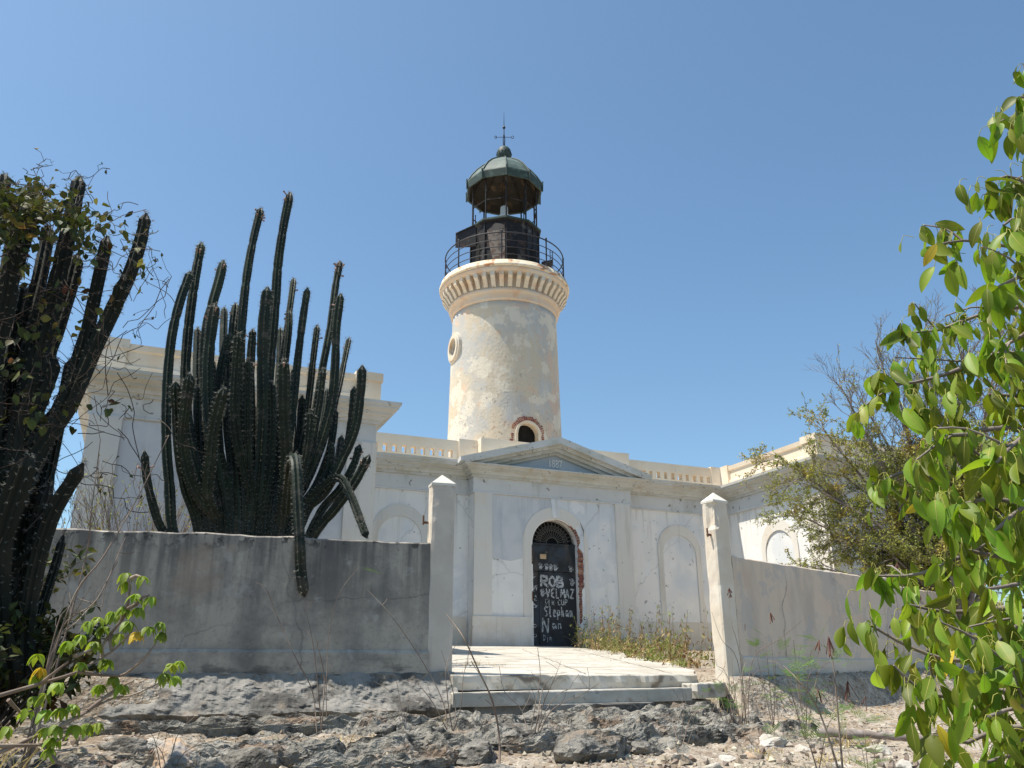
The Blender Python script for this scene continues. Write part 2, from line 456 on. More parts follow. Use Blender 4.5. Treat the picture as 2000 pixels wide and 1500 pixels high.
# ------------------------------------------------------------------ ground
def gz(x, y):
    """height of the bare ground, metres"""
    d = y + 19.5
    front = -1.36 + .060 * (d - 6.7)              # slope in front of the wall
    if d < 5.5:
        front -= (5.5 - d) * .13
    yard = -.72 + max(0.0, y + 9.6) * .0765       # courtyard ramp up to the sill
    if y > -.6:
        yard = -.72 + 9.0 * .0765
    e = -9.36 + .03 * sin(x * 1.3)
    if x > -2.2:                                  # the right wall is splayed: the terrace edge follows it
        e = -10.25 + (x + 2.2) * .30 + .1 * sin(x * 1.7)
    t = min(1, max(0, (y - e + .22) / .44))
    t = t * t * (3 - 2 * t)
    return front * (1 - t) + yard * t


def axis_pts(lo, hi, fa, fb, step):
    p, x = [], fa
    while x <= fb:
        p.append(x)
        x += step
    k, s_ = fb, step
    while k < hi:
        s_ *= 1.35
        k += s_
        p.append(min(k, hi))
    k, s_ = fa, step
    while k > lo:
        s_ *= 1.35
        k -= s_
        p.insert(0, max(k, lo))
    return p


def rockmask(x, y):
    """1 where bare grey bedrock breaks through the gravel"""
    m = 1.3 - ((x + 4.9) / 2.0) ** 2 - ((y + 11.35) / 1.15) ** 2
    m = max(m, .9 - ((x + 9.0) / 1.7) ** 2 - ((y + 12.5) / .5) ** 2)
    m = max(m, .8 - ((x + 7.6) / 1.2) ** 2 - ((y + 10.6) / .28) ** 2)
    m += .9 * fbm(x * 1.3, y * 1.3, 12.0, 4)
    return min(1, max(0, m * 2.2))


def relief(x, y):
    """uneven surface added to the smooth slope near the eye"""
    near = max(0, 1 - max(0, abs(x + 5) - 9) / 6) * max(0, 1 - max(0, abs(y + 11.4) - 3.6) / 4)
    if near <= 0 or y > -9.3:
        return 0.0
    k = min(1, max(0, (-9.75 - y) / .5))
    if x > -2.3:
        k *= min(1, max(0, (-(y) + (-9.95 + (x + 2.2) * .30)) / .4))
    r = .040 * fbm(x * 1.1, y * 1.4, 2.0, 5) + .020 * fbm(x * 5, y * 5, 1, 4)
    m = rockmask(x, y)
    if m > 0:
        a = fbm(x * 1.5 + .3 * fbm(x * 3, y * 3, 9, 2), y * 2.6, 31.0, 4)
        h = .03 + .15 * a
        st = .07
        fr = (h / st) % 1
        h = (math.floor(h / st) + (fr / .30 * .85 if fr < .30 else .85 + (fr - .30) / .70 * .15)) * st     # weathered ledges
        h -= .13 * max(0, fbm(x * 2.6, y * 3.4, 17.0, 3) - .22)                  # solution hollows
        h -= .05 * max(0, .10 - abs(fbm(x * 1.9, y * 2.4, 44.0, 3))) / .10      # cracks
        h += .030 * (noise.ridged_multi_fractal(Vector((x * 5, y * 6, 3)), .9, 2.2, 4, 1.0, 2.0) - 1.2)
        r = r * (1 - m) + m * (h + .014 * fbm(x * 16, y * 16, 6, 3))
    return near * k * r


gx, gy = axis_pts(-1500, 1500, -11.6, 2.5, .034), axis_pts(-600, 2500, -13.6, -9.3, .028)
gm = MB()
gv = [(x, y, gz(x, y) + relief(x, y)) for y in gy for x in gx]
nx_ = len(gx)
gm.add(gv, [(j * nx_ + i, j * nx_ + i + 1, (j + 1) * nx_ + i + 1, (j + 1) * nx_ + i) for j in range(len(gy) - 1) for i in range(nx_ - 1)], 0, True)
for j in range(len(gy) - 1):
    for i in range(nx_ - 1):
        if -10.9 < gx[i] < -1 and -14 < gy[j] < -9.4 and rockmask(gx[i], gy[j]) > .5:
            gm.m[j * (nx_ - 1) + i] = 1
            gm.sm[j * (nx_ - 1) + i] = False
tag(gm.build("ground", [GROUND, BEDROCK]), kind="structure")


def ground(x, y):
    return gz(x, y)


# ------------------------------------------------------------------ keeper's house
HB = Vector((0, 2, 0))
house = empty("keepers_house", HB, "long white flat roofed house with a pediment over its dark arched door", "house")
ZR = 4.425                                         # top of the cornice
xi, xo, yw = 5.70, 10.75, -3.87
bx, by = 2.24, -.375


def arch(cx, hw, z0, zs, n=20, jag=None):
    pts = [(cx - hw, z0)]
    pts += [(cx - hw * cos(pi * i / n), zs + hw * sin(pi * i / n)) for i in range(n + 1)]
    pts.append((cx + hw, z0))
    return pts


XZ = lambda p, q, t: (p, t, q)
YZ = lambda p, q, t: (t, p, q)

wl = MB()
wl.box(-xi, xi, 0, 8, -1.0, ZR - .05)
main_wall = wl.build("facade_wall", WALL, house)
wb_ = MB()
wb_.box(-bx, bx, by, 0.003, -1.0, ZR - .05)
block = wb_.build("entrance_bay", WALL, house)

# ragged door opening through the entrance bay (plaster broken away from the jambs)
random.seed(3)
HW, ZS = .65, 2.45
rag = []
zz = -.3
while zz < ZS - .02:
    e = 0.0
    if 1.05 < zz < 1.25 or 1.95 < zz < 2.38:
        e = .05 + random.random() * .05
    rag.append((-HW - e, zz))
    zz += .07
for i in range(21):
    a = pi * i / 20
    e = .01 + (.05 + .03 * random.random() if .72 < i / 20 < 1 else 0)
    rag.append((-(HW + e) * cos(a), ZS + (HW + e) * sin(a)))
zz = ZS - .03
while zz > -.3:
    e = .012 * random.random()
    if 1.22 < zz < 2.42:
        e = .120 + .035 * random.random() - (.06 if zz < 1.4 else 0) - (.05 if zz > 2.3 else 0)
    elif .55 < zz <= 1.22:
        e = .045 + .03 * random.random()
    rag.append((HW + e, zz))
    zz -= .07
c1 = MB()
c1.prism(rag, by - .5, by + .06, XZ)
c2 = MB()
c2.prism(arch(0, HW, -.3, ZS), by - .2, by + .365, XZ)
cut(block, c1, c2)

# the bricks laid bare at the jambs
random.seed(11)
for side, z0, z1, dep in ((-1, 1.02, 1.3, .09), (-1, 1.9, 2.45, .09), (1, .55, 2.5, .12)):
    if z0 != 1.02:
        bk.build("exposed_brick", BRICK, block)
    bk = MB()
    zz = z0
    while zz < z1:
        h = .052
        x0 = side * (HW + .003)
        x1 = side * (HW + dep + .05)
        j = random.uniform(-.006, .008)
        bk.box(min(x0, x1) + (j if side > 0 else 0), max(x0, x1) + (0 if side > 0 else j), by + .028 + random.uniform(-.012, .006), by + .075, zz, zz + h)
        zz += h + .011
for i in range(16):
    a = pi * (.5 + .5 * i / 16) + .05
    p = Vector((-cos(a), sin(a)))
    q = Vector((-p.y, p.x)) * .026
    poly = [(p.x * r + q.x * s, ZS + p.y * r + q.y * s) for r, s in ((HW + .004, -1), (HW + .09, -1), (HW + .09, 1), (HW + .004, 1))]
    bk.prism(poly, by + .03, by + .075, XZ)
bk.build("exposed_brick", BRICK, block)

# door: two leaves, rails, fanlight, notice, painted hands and writing
door_y = by + .20
door = MB()
door.box(-HW - .02, -.395, door_y, door_y + .06, -.05, 1.80)
door.box(-.380, HW + .02, door_y - .006, door_y + .05, -.05, 1.80)
door.box(-HW - .02, HW + .02, door_y - .012, door_y + .055, 1.812, ZS + .02)
door.box(-HW - .02, HW + .02, door_y - .03, door_y + .06, ZS + .02, ZS + .07)
door.box(-.40, -.375, door_y - .022, door_y - .004, 0.0, 1.8)
door = door.build("entrance_door", DOORM, house)
fan = MB()
fan.prism(arch(0, HW + .01, ZS + .075, ZS + .08), door_y + .10, door_y + .14, XZ, 1)
for i in range(1, 16):
    a = pi * i / 16
    fan.tube([(cos(a) * .16, door_y + .01, ZS + .07 + sin(a) * .16), (cos(a) * (HW - .01), door_y + .01, ZS + .07 + sin(a) * (HW - .03))], .007, 5, 0)
    fan.tube([(cos(a) * .42 + .05 * cos(a + b), door_y + .01, ZS + .07 + sin(a) * .42 + .05 * sin(a + b)) for b in [k * pi / 5 for k in range(11)]], .005, 4, 0)
for r in (.16, .34, .58):
    fan.tube([(cos(pi * k / 24) * r, door_y + .01, ZS + .07 + sin(pi * k / 24) * r) for k in range(25)], .008, 5, 0)
fan.build("fanlight_grille", [mat("grey_grille_iron", (.13, .12, .11), rough=.7), DARK], door)
nt_ = MB()
nt_.box(-.36, -.19, door_y - .020, door_y - .014, 2.12, 2.24)
nt_.build("paper_notice", PAPER, door)

GL = {'R': [[(0, 0), (0, 1), (.6, .95), (.65, .6), (.1, .5), (.75, 0)]], 'O': [[(.35, 0), (.05, .3), (.05, .7), (.35, 1), (.65, .7), (.65, .3), (.35, 0)]],
      'B': [[(0, 0), (0, 1), (.5, .9), (.5, .6), (.05, .52), (.6, .42), (.6, .1), (0, 0)]], 'V': [[(0, 1), (.3, 0), (.6, 1)]],
      'E': [[(.6, 1), (.1, .9), (.05, .5), (.45, .5)], [(.05, .5), (.05, .1), (.6, 0)]], 'L': [[(.05, 1), (.05, 0), (.5, .02)]],
      'M': [[(0, 0), (.1, 1), (.35, .4), (.6, 1), (.7, 0)]], 'A': [[(0, 0), (.3, 1), (.6, 0)], [(.12, .38), (.5, .38)]],
      'Z': [[(0, 1), (.6, 1), (.05, 0), (.65, 0)]], 'C': [[(.6, .85), (.3, 1), (.05, .6), (.1, .2), (.35, 0), (.6, .12)]],
      'U': [[(0, 1), (.05, .2), (.3, 0), (.52, .2), (.55, 1)]], 'P': [[(0, 0), (0, 1), (.5, .95), (.5, .55), (.02, .5)]],
      'S': [[(.6, .85), (.3, 1), (.05, .75), (.5, .4), (.5, .1), (.05, 0)]], 't': [[(.25, 1), (.22, .1), (.45, 0)], [(0, .65), (.5, .68)]],
      'e': [[(.05, .35), (.5, .4), (.4, .65), (.15, .6), (.05, .3), (.2, .02), (.55, .08)]], 'p': [[(.05, -.3), (.05, .6), (.45, .6), (.5, .2), (.08, .1)]],
      'h': [[(.05, 1), (.05, 0)], [(.05, .45), (.35, .6), (.45, 0)]], 'a': [[(.5, .55), (.15, .6), (.05, .2), (.25, 0), (.48, .4), (.55, 0)]],
      'n': [[(.05, 0), (.05, .6), (.35, .6), (.45, 0)]], 'N': [[(0, 0), (.05, 1), (.6, 0), (.65, 1)]], 'D': [[(.05, 0), (.05, 1), (.5, .8), (.55, .3), (.05, 0)]],
      'j': [[(.3, .6), (.3, -.15), (.05, -.2)], [(.3, .85), (.3, .9)]], 'i': [[(.1, 0), (.1, .6)]]}


def brush(mb, pts, w, y, mi=0):
    """flat painted stroke in the XZ plane, ragged edge"""
    P = []
    for a, b in zip(pts[:-1], pts[1:]):
        n = max(2, int(hypot(b[0] - a[0], b[1] - a[1]) / .015))
        P += [(a[0] + (b[0] - a[0]) * k / n, a[1] + (b[1] - a[1]) * k / n) for k in range(n)]
    P.append(pts[-1])
    v = []
    for i, p in enumerate(P):
        a, b = P[max(0, i - 1)], P[min(len(P) - 1, i + 1)]
        dx, dz = b[0] - a[0], b[1] - a[1]
        l = hypot(dx, dz) or 1
        ww = w * random.uniform(.75, 1.15) * (.6 if i in (0, len(P) - 1) else 1)
        v += [(p[0] - dz / l * ww, y, p[1] + dx / l * ww), (p[0] + dz / l * ww, y, p[1] - dx / l * ww)]
    for i in range(len(P) - 1):
        yo = y - .00002 * (len(mb.f) % 60)
        q = [v[2 * i], v[2 * i + 1], v[2 * i + 3], v[2 * i + 2]]
        mb.add([(a, yo, c) for a, _, c in q], [(0, 1, 2, 3)], mi)


def word(mb, txt, x, z, h, w, st, y):
    for ch in txt:
        for s_ in GL[ch]:
            brush(mb, [(x + px_ * w * 1.15 + random.uniform(-.006, .006), z + pz * h + random.uniform(-.006, .006)) for px_, pz in s_], st, y)
        x += w


random.seed(5)
yp = door_y - .0125
for txt, x, z, h, w, st in (("ROB", -.34, 1.43, .26, .225, .032), ("VELMAZ", -.20, 1.17, .22, .135, .019), ("CUP", .12, .99, .14, .10, .012),
                            ("Stephan", -.26, .71, .25, .118, .017), ("N", -.32, .33, .34, .22, .021), ("an", -.05, .42, .2, .16, .014), ("Djn", -.30, .13, .14, .085, .008)):
    wd_ = MB()
    word(wd_, txt, x, z, h, w, st, yp)
    wd_.build("painted_writing", WHITEP, door)
sc_ = MB()
for k in range(16):                                # scribbles on the narrow leaf
    x, z = random.uniform(-.62, -.45), random.uniform(.75, 1.75)
    brush(sc_, [(x + random.uniform(-.05, .05), z + random.uniform(-.05, .05)) for _ in range(4)], .007, door_y - .003)
for cz_ in (.48, .25, .95):
    brush(sc_, [(-.53 + .05 * cos(a * pi / 4), cz_ + .035 * sin(a * pi / 4)) for a in range(9)], .009, door_y - .003)
for a in range(6):
    brush(sc_, [(-.02, 1.04), (-.02 + .07 * cos(a * pi / 3), 1.04 + .07 * sin(a * pi / 3))], .006, yp)
brush(sc_, [(-.23, .94), (-.23, 1.13), (-.13, 1.13), (-.13, .94), (-.23, .94)], .007, yp)
brush(sc_, [(-.21, 1.0), (-.15, 1.08)], .006, yp)
sc_.build("painted_scribble", WHITEP, door)


def hand(x, z, s, up=1):
    h_ = MB()
    y = door_y - .0145
    pts = [(x + s * .045 * cos(a * pi / 8), y, z + s * .05 * sin(a * pi / 8)) for a in range(16)]
    h_.add(pts, [tuple(range(16))])
    for k, (a, l) in enumerate(((-22, .085), (-7, .10), (7, .098), (22, .075))):
        a = radians(a)
        brush(h_, [(x + s * .045 * sin(a * 1.6), z + s * .03 * up), (x + s * (.045 * sin(a * 1.6) + l * sin(a)), z + s * up * (.03 + l * cos(a)))], .0085 * s, y - .001 - .0002 * k)
    brush(h_, [(x + s * .03, z - .005), (x + s * .085, z + s * .045 * up)], .009 * s, y - .002)
    return h_.build("painted_handprint", WHITEP, door)


for x, z in ((-.35, 1.90), (-.18, 1.89), (-.06, 1.88), (.07, 1.88), (.50, 1.865)):
    hand(x, z, .95)
hand(.53, 1.53, 1.1)
hand(-.31, 1.24, 1.1)

# archivolt, keystone, pilasters, plinths
av = MB()
n = 28
outer = [(-.92 * cos(pi * i / n), ZS + .05 + .92 * sin(pi * i / n)) for i in range(n + 1)]
inner = [(-.69 * cos(pi * i / n), ZS + .69 * sin(pi * i / n)) for i in range(n + 1)]
outer = [(-.92, .665)] + outer + [(.92, .665)]
inner = [(-.70, .665)] + inner + [(.83, .665)]
for i in range(len(outer) - 1):
    poly = [outer[i], outer[i + 1], inner[i + 1], inner[i]]
    if i > n - 6:                                  # plaster lost down the right jamb
        poly = [(p if p[0] > HW + .20 or p[1] > ZS + .45 else (HW + .165, p[1])) for p in poly]
    av.prism(poly, by - .022, by + .01, XZ)
av.build("arch_surround", CREAM, block)
ks = MB()
ks.prism([(-.13, 3.635), (.13, 3.635), (.085, 3.14), (-.085, 3.14)], by - .045, by + .01, XZ)
ks.build("keystone", WALL, block)
for s_ in (-1, 1):
    p_ = MB()
    x0, x1 = sorted((s_ * (bx + .004), s_ * (bx - .47)))
    p_.box(x0, x1, by - .05, by + .01, .66, 3.64)
    if s_ > 0:
        p_.box(bx - .01, bx + .004, by + .012, -.002, .66, 3.64)
    p_.build("pilaster", CREAM, house)
bp_ = MB()                                         # darker patch of old wash beside the arch
bp_.prism([(-1.76, 2.05), (-1.25, 2.0), (-.935, 2.08), (-.935, 2.6), (-.80, 2.98), (-.52, 3.27), (-.135, 3.40), (-.135, 3.63), (-1.76, 3.63)], by - .006, by + .002, XZ)
bp_.build("wash_patch", BLUE, block)
for x0, x1 in ((-bx - .04, -HW - .10), (HW + .17, bx + .04)):
    pl = MB()
    pl.box(x0, x1, by - .085, by + .02, -.9, .665)
    pl.build("plinth", CREAM, house)
for x0, x1 in ((-xi, -bx - .05), (bx + .05, xi - .05)):
    pl = MB()
    pl.box(x0, x1, -.05, .02, -.9, .665)
    pl.build("plinth", CREAM, house)

# blind arches
def blind(name_parent, c, fn, t0, t1, zs=2.58):
    for r0, r1, th, m in ((.70, .545, .028, CREAM),):
        b_ = MB()
        n = 24
        o_ = [(c - r0, .67)] + [(c - r0 * cos(pi * i / n), zs + r0 * sin(pi * i / n)) for i in range(n + 1)] + [(c + r0, .67)]
        i_ = [(c - r1, .67)] + [(c - r1 * cos(pi * i / n), zs - .13 + r1 * sin(pi * i / n)) for i in range(n + 1)] + [(c + r1, .67)]
        for i in range(len(o_) - 1):
            b_.prism([o_[i], o_[i + 1], i_[i + 1], i_[i]], t0, t1, fn)
        b_.build("blind_arch", m, name_parent)


blind(house, -4.0, XZ, -.03, .01)
blind(house, 4.0, XZ, -.03, .01)

# wings
for s_, nm in ((-1, "left"), (1, "right")):
    w_ = MB()
    x0, x1 = sorted((s_ * xi, s_ * xo))
    w_.box(x0 + (0 if s_ < 0 else .0), x1, yw, 9, -1.2, ZR - .05)
    w_ = w_.build("wing_wall", WALL, house)
    for a, b in ((xi, xi + .52), (xo - .52, xo)):
        p_ = MB()
        x0, x1 = sorted((s_ * (a - .006), s_ * (b + .006)))
        p_.box(x0, x1, yw - .07, yw + .02, -.9, 3.64)
        if a == xi:
            q0, q1 = sorted((s_ * (xi - .07), s_ * (xi + .01)))
            p_.box(q0, q1, yw - .004, yw + .60, -.9, 3.64)
        p_.build("pilaster", CREAM, house)
    p_ = MB()
    x0, x1 = sorted((s_ * (xi + .53), s_ * (xo - .53)))
    p_.box(x0, x1, yw - .012, yw + .01, .7, 3.62)
    p_.build("wash_panel", BLUE, house)
# inner face of the right wing: arch and small edge pilaster by the corner
blind(house, -2.12, YZ, xi - .03, xi + .01, 2.50)

path = [(-xo, 4), (-xo, yw), (-xi, yw), (-xi, 0), (-bx, 0), (-bx, by), (bx, by), (bx, 0), (xi, 0), (xi, yw), (xo, yw), (xo, 4)]
fr = MB()
sweep(fr, path, [(-.03, 3.64), (.05, 3.64), (.05, 3.675), (.035, 3.69), (.035, 4.04), (-.03, 4.04)])
fr.build("frieze", FRIEZE, house)
CPROF = [(-.03, 4.035), (.09, 4.035), (.09, 4.095), (.13, 4.10), (.17, 4.17), (.25, 4.20), (.25, 4.235), (.33, 4.275), (.385, 4.30), (.385, 4.335), (.42, 4.36), (.43, ZR), (-.03, ZR + .02)]
for pth in (path[:5], path[7:]):
    co = MB()
    sweep(co, pth, CPROF)
    co.build("cornice", CORN, house)
co = MB()                                          # over the entrance the cornice is lower: the raking cornices sit on it
sweep(co, path[4:8], CPROF[:8] + [(.40, 4.285), (.405, 4.315), (-.03, 4.33)])
co.build("cornice", CORN, house)

# flat roof
rf = MB()
rf.box(-xo + .1, xo - .1, .1, 8.9, ZR - .1, ZR + .012)
rf.box(-xo + .1, -xi - .1, yw + .1, .1, ZR - .1, ZR + .012)
rf.box(xi + .1, xo - .1, yw + .1, .1, ZR - .1, ZR + .012)
rf.build("roof", PEACH, house)

# pediment
pd = MB()
sl = (5.21 - 4.44) / 2.70


def rake(y0, y1, top, low, mi=0):
    """raking cornice between two parallel roof lines (heights at the apex)"""
    for s in (-1, 1):
        xt = (top - ZR) / sl
        xl = (low - 4.318) / sl
        pd.prism([(0, top), (s * xt, ZR + .001), (s * xt, 4.318), (s * xl, 4.318), (0, low)], y0, y1, XZ, mi)


rake(by - .42, by - .30, 5.21, 5.03)
rake(by - .30, by - .20, 5.205, 4.955)
rake(by - .20, by - .09, 5.20, 4.87)
rake(by - .09, by + .3, 5.195, 4.80)
pd.prism([(-2.6, 4.322), (2.6, 4.322), (2.6, 4.43), (0, 5.16), (-2.6, 4.43)], by - .004, by + .25, XZ, 1)
ped = pd.build("pediment", [CORN, mat("tympanum_wash", (.44, .48, .52), [((.52, .55, .57), 1.5, .45, .6, .7, 4)])], house)
cu = bpy.data.curves.new("numerals", 'FONT')
cu.body = "1887"
cu.size = .30
cu.extrude = .02
cu.align_x = 'CENTER'
to = bpy.data.objects.new("numerals", cu)
COL.objects.link(to)
bpy.context.view_layer.update()
me = bpy.data.meshes.new_from_object(to.evaluated_get(bpy.context.evaluated_depsgraph_get()))
bpy.data.objects.remove(to)
nm_ = MB()
for p in me.polygons:
    nm_.add([(me.vertices[i].co.x * .70 + .02, by - .022 - me.vertices[i].co.z, me.vertices[i].co.y + 4.475) for i in p.vertices], [tuple(range(len(p.vertices)))])
nm_.build("date_numerals", mat("numeral_whitewash", (.86, .84, .80), rough=.9), ped)

# balustrades: low wall pierced by upright slots
random.seed(8)
for s_ in (-1, 1):
    b_ = MB()
    x0, x1 = (-xi, -2.54) if s_ < 0 else (2.36, xi - .02)
    y0, y1 = .0, .19
    b_.box(x0, x1, y0, y1, ZR - .02, 4.585)
    b_.box(x0, x1, y0, y1, 4.775, 5.04)
    xs = [s_ * (2.75 + .245 * k) for k in range(12)]
    xs = sorted(x for x in xs if x0 + .1 < x < x1 - .05)
    e = x0
    for x in xs:
        w0 = .058 + (random.uniform(-.012, .02) if s_ > 0 else 0)
        b_.box(e, x - w0, y0 + .004, y1 - .004, 4.585, 4.775)
        e = x + w0
    b_.box(e, x1, y0 + .004, y1 - .004, 4.585, 4.775)
    b_.build("balustrade", PEACH, house)
at_ = MB()
at_.box(-2.54, -2.03, -.06, .25, ZR - .02, 5.085)
at_.box(-2.03, 2.03, -.30, .2, ZR - .02, 5.11)
at_.box(2.03, 2.36, -.30, .2, ZR - .02, 5.115)
at_.build("attic_wall", PEACH, house)
pp = MB()
prof = [(-.22, ZR - .02), (.05, ZR - .02), (.05, 4.62), (.0, 4.65), (.0, 4.90), (.045, 4.925), (.06, 5.035), (-.22, 5.045)]
sweep(pp, [(-xo, 4), (-xo, yw), (-xi, yw), (-xi, .0)], prof)
for cx, cy in ((-xo, yw), (-xi, yw), (xi, yw), (xo, yw)):
    if cx == xi:
        pp.build("wing_parapet", PEACH, house)
        pp = MB()
        sweep(pp, [(xi, -.01), (xi, yw), (xo, yw), (xo, 4)], prof)
    sx = 1 if cx in (-xo, xi) else -1
    a0, a1 = sorted((cx - sx * .075, cx + sx * .42))
    pp.box(a0, a1, yw - .075, yw + .42, ZR - .01, 4.915)
    pp.box(min(a0, a1) - .03, max(a0, a1) + .03, yw - .105, yw + .45, 4.918, 5.10)
pp.box(xi - .08, xi + .2, -.36, .0, ZR - .01, 5.08)
pp.box(xi - .40, xi - .085, -.03, .2, ZR - .01, 5.075)
pp.build("wing_parapet", PEACH, house)

# ------------------------------------------------------------------ lighthouse tower
TX, TY = .15, 3.30
tower = empty("lighthouse_tower", (TX, TY, 4.4), "round cream plaster lighthouse tower with a dark iron lantern rising behind the pediment", "lighthouse")
sh = MB()
prof = [(1.81, 4.3), (1.765, 6.0), (1.735, 7.5), (1.705, 9.0), (1.68, 10.18)]
full = []
for (r0, z0), (r1, z1) in zip(prof[:-1], prof[1:]):
    for k in range(6):
        full.append((r0 + (r1 - r0) * k / 6, z0 + (z1 - z0) * k / 6))
full.append(prof[-1])
full += [(1.55, 10.18), (1.60, 4.3)]
sh.lathe(full, TX, TY, 96, close=True)
shaft = sh.build("shaft", [TOWER, DARK], tower)
# round window facing west, arched roof door facing the front
cw = MB()
cw.prism([(TY + .30 * cos(a * pi / 12), 9.0 + .30 * sin(a * pi / 12)) for a in range(24)], TX - 2.2, TX - 1.0, YZ)
cdr = MB()
cdr.prism(arch(TX, .33, 4.8, 5.93), TY - 2.2, TY - 1.0, XZ)
cut(shaft, cw, cdr)
for p in shaft.data.polygons:
    p.use_smooth = True
ang = shaft.data.attributes.get("sharp_face")
inn = MB()
inn.lathe([(1.50, 4.5), (1.48, 10.1)], TX, TY, 48)
inn.build("inner_wall", DARK, tower)
ow = MB()
for r0, r1, x0, x1 in ((.30, .42, 1.66, 1.775), (.42, .50, 1.62, 1.74)):
    for i in range(32):
        a0, a1 = 2 * pi * i / 32, 2 * pi * (i + 1) / 32
        poly = [(TY + r * cos(a), 9.0 + r * sin(a)) for r, a in ((r0, a0), (r1, a0), (r1, a1), (r0, a1))]
        ow.prism(poly, TX - x1, TX - x0, YZ)
ow.build("round_window", GALL, tower)
tb = MB()
random.seed(21)
for i in range(25):
    if i < 2:
        continue
    a = pi * (i + .5) / 25
    p = Vector((-cos(a), sin(a)))
    q = Vector((-p.y, p.x)) * .021
    r1 = .54 + random.uniform(-.03, .02)
    poly = [(TX + p.x * r + q.x * s, 5.93 + p.y * r + q.y * s) for r, s in ((.40, -1), (r1, -1), (r1, 1), (.40, 1))]
    yy = TY - math.sqrt(1.765 ** 2 - min(1.7, abs(p.x) * .5) ** 2)
    tb.prism(poly, yy - .012, yy + .15, XZ)
for sgn in (-1, 1):
    for k in range(9):
        z = 5.92 - .062 * k
        x0, x1 = sorted((TX + sgn * .40, TX + sgn * (.53 + random.uniform(-.04, .03))))
        yy = TY - math.sqrt(1.765 ** 2 - .47 ** 2)
        tb.box(x0, x1, yy - .012, yy + .15, z - .05, z)
tb.build("brick_arch", BRICK, tower)
tj = MB()
n = 20
for i in range(n):
    a0, a1 = pi * i / n, pi * (i + 1) / n
    tj.prism([(TX - r * cos(a), 5.93 + r * sin(a)) for r, a in ((.325, a0), (.40, a0), (.40, a1), (.325, a1))], TY - 1.78, TY - 1.5, XZ)
for sgn in (-1, 1):
    x0, x1 = sorted((TX + sgn * .325, TX + sgn * .40))
    tj.box(x0, x1, TY - 1.755, TY - 1.5, 4.9, 5.93)
tj.build("door_jamb", GALL, tower)

ga = MB()
ga.lathe([(1.66, 10.17), (1.72, 10.19), (1.74, 10.24), (1.73, 10.40), (1.80, 10.43), (1.82, 10.50), (1.80, 10.55), (1.78, 10.56), (1.80, 10.99), (2.05, 11.0), (2.07, 11.05), (2.10, 11.09), (2.10, 11.14), (1.2, 11.2)], TX, TY, 96)
ga.build("gallery_moulding", PEACHG, tower)
cb = MB()
for i in range(46):
    a = 2 * pi * (i + .25) / 46
    d = Vector((cos(a), sin(a), 0))
    t = Vector((-sin(a), cos(a), 0))
    c0 = Vector((TX, TY, 0))
    poly = [(1.77, 10.57), (1.83, 10.57), (1.875, 10.66), (1.95, 10.78), (2.035, 10.86), (2.045, 11.0), (1.77, 11.0)]
    cb.prism(poly, -.066, .066, lambda p, q, tt: tuple(c0 + d * p + t * tt + Vector((0, 0, q))))
cb.build("corbel_course", GALL, tower)
rm = MB()
rm.lathe([(2.0, 11.135), (2.125, 11.14), (2.135, 11.22), (2.10, 11.24), (2.09, 11.36), (2.04, 11.38), (1.0, 11.39)], TX, TY, 96)
rm.build("gallery_rim", RUSTY, tower)

# railing
CF = atan2(CAM.y - TY, CAM.x - TX)                 # bearing of the approach path side
rl = MB()
for k in range(8):
    a = CF + radians(-2.4 + 45 * k)
    p = Vector((TX + 1.96 * cos(a), TY + 1.96 * sin(a), 11.36))
    rl.tube([p, p + Vector((0, 0, 1.02))], .023, 6)
    rl.tube([p + Vector((0, 0, 1.0)), p + Vector((0, 0, 1.04)), p + Vector((0, 0, 1.08)), p + Vector((0, 0, 1.11))], [.018, .036, .030, .008], 8)
    q = p + Vector((-.16 * cos(a), -.16 * sin(a), 0))
    rl.tube([p + Vector((0, 0, .22)), q], .012, 5)
for z, r in ((12.36, .021), (12.09, .013), (11.85, .013), (11.61, .013)):
    rl.lathe([(1.96 + r * cos(a), z + r * sin(a)) for a in [k * pi / 3 for k in range(6)]], TX, TY, 72, close=True)
rl.build("gallery_railing", RAILM, tower)
ld = MB()                                          # short ladder on the right of the gallery
for k in (0, 1):
    a = CF + radians(49 + 4 * k)
    p = Vector((TX + 1.93 * cos(a), TY + 1.93 * sin(a), 11.38))
    ld.tube([p, p + Vector((0, 0, .75))], .013, 5)
for j in range(6):
    a0, a1 = CF + radians(49), CF + radians(53)
    ld.tube([(TX + 1.93 * cos(a0), TY + 1.93 * sin(a0), 11.5 + .11 * j), (TX + 1.93 * cos(a1), TY + 1.93 * sin(a1), 11.5 + .11 * j)], .009, 4)
ld.build("ladder", RAILM, tower)

# lantern: ten-sided
A0 = CF + radians(3.5)


def deca(r, z, k):
    a = A0 + k * pi / 5
    return (TX + r * cos(a), TY + r * sin(a), z)


lan = bpy.data.objects.new("lantern_room", None)
COL.objects.link(lan)
lan.parent = tower
lan.location = (0, 0, 7.0)


def lbuild(mb, name, m):
    return mb.build(name, m, lan)


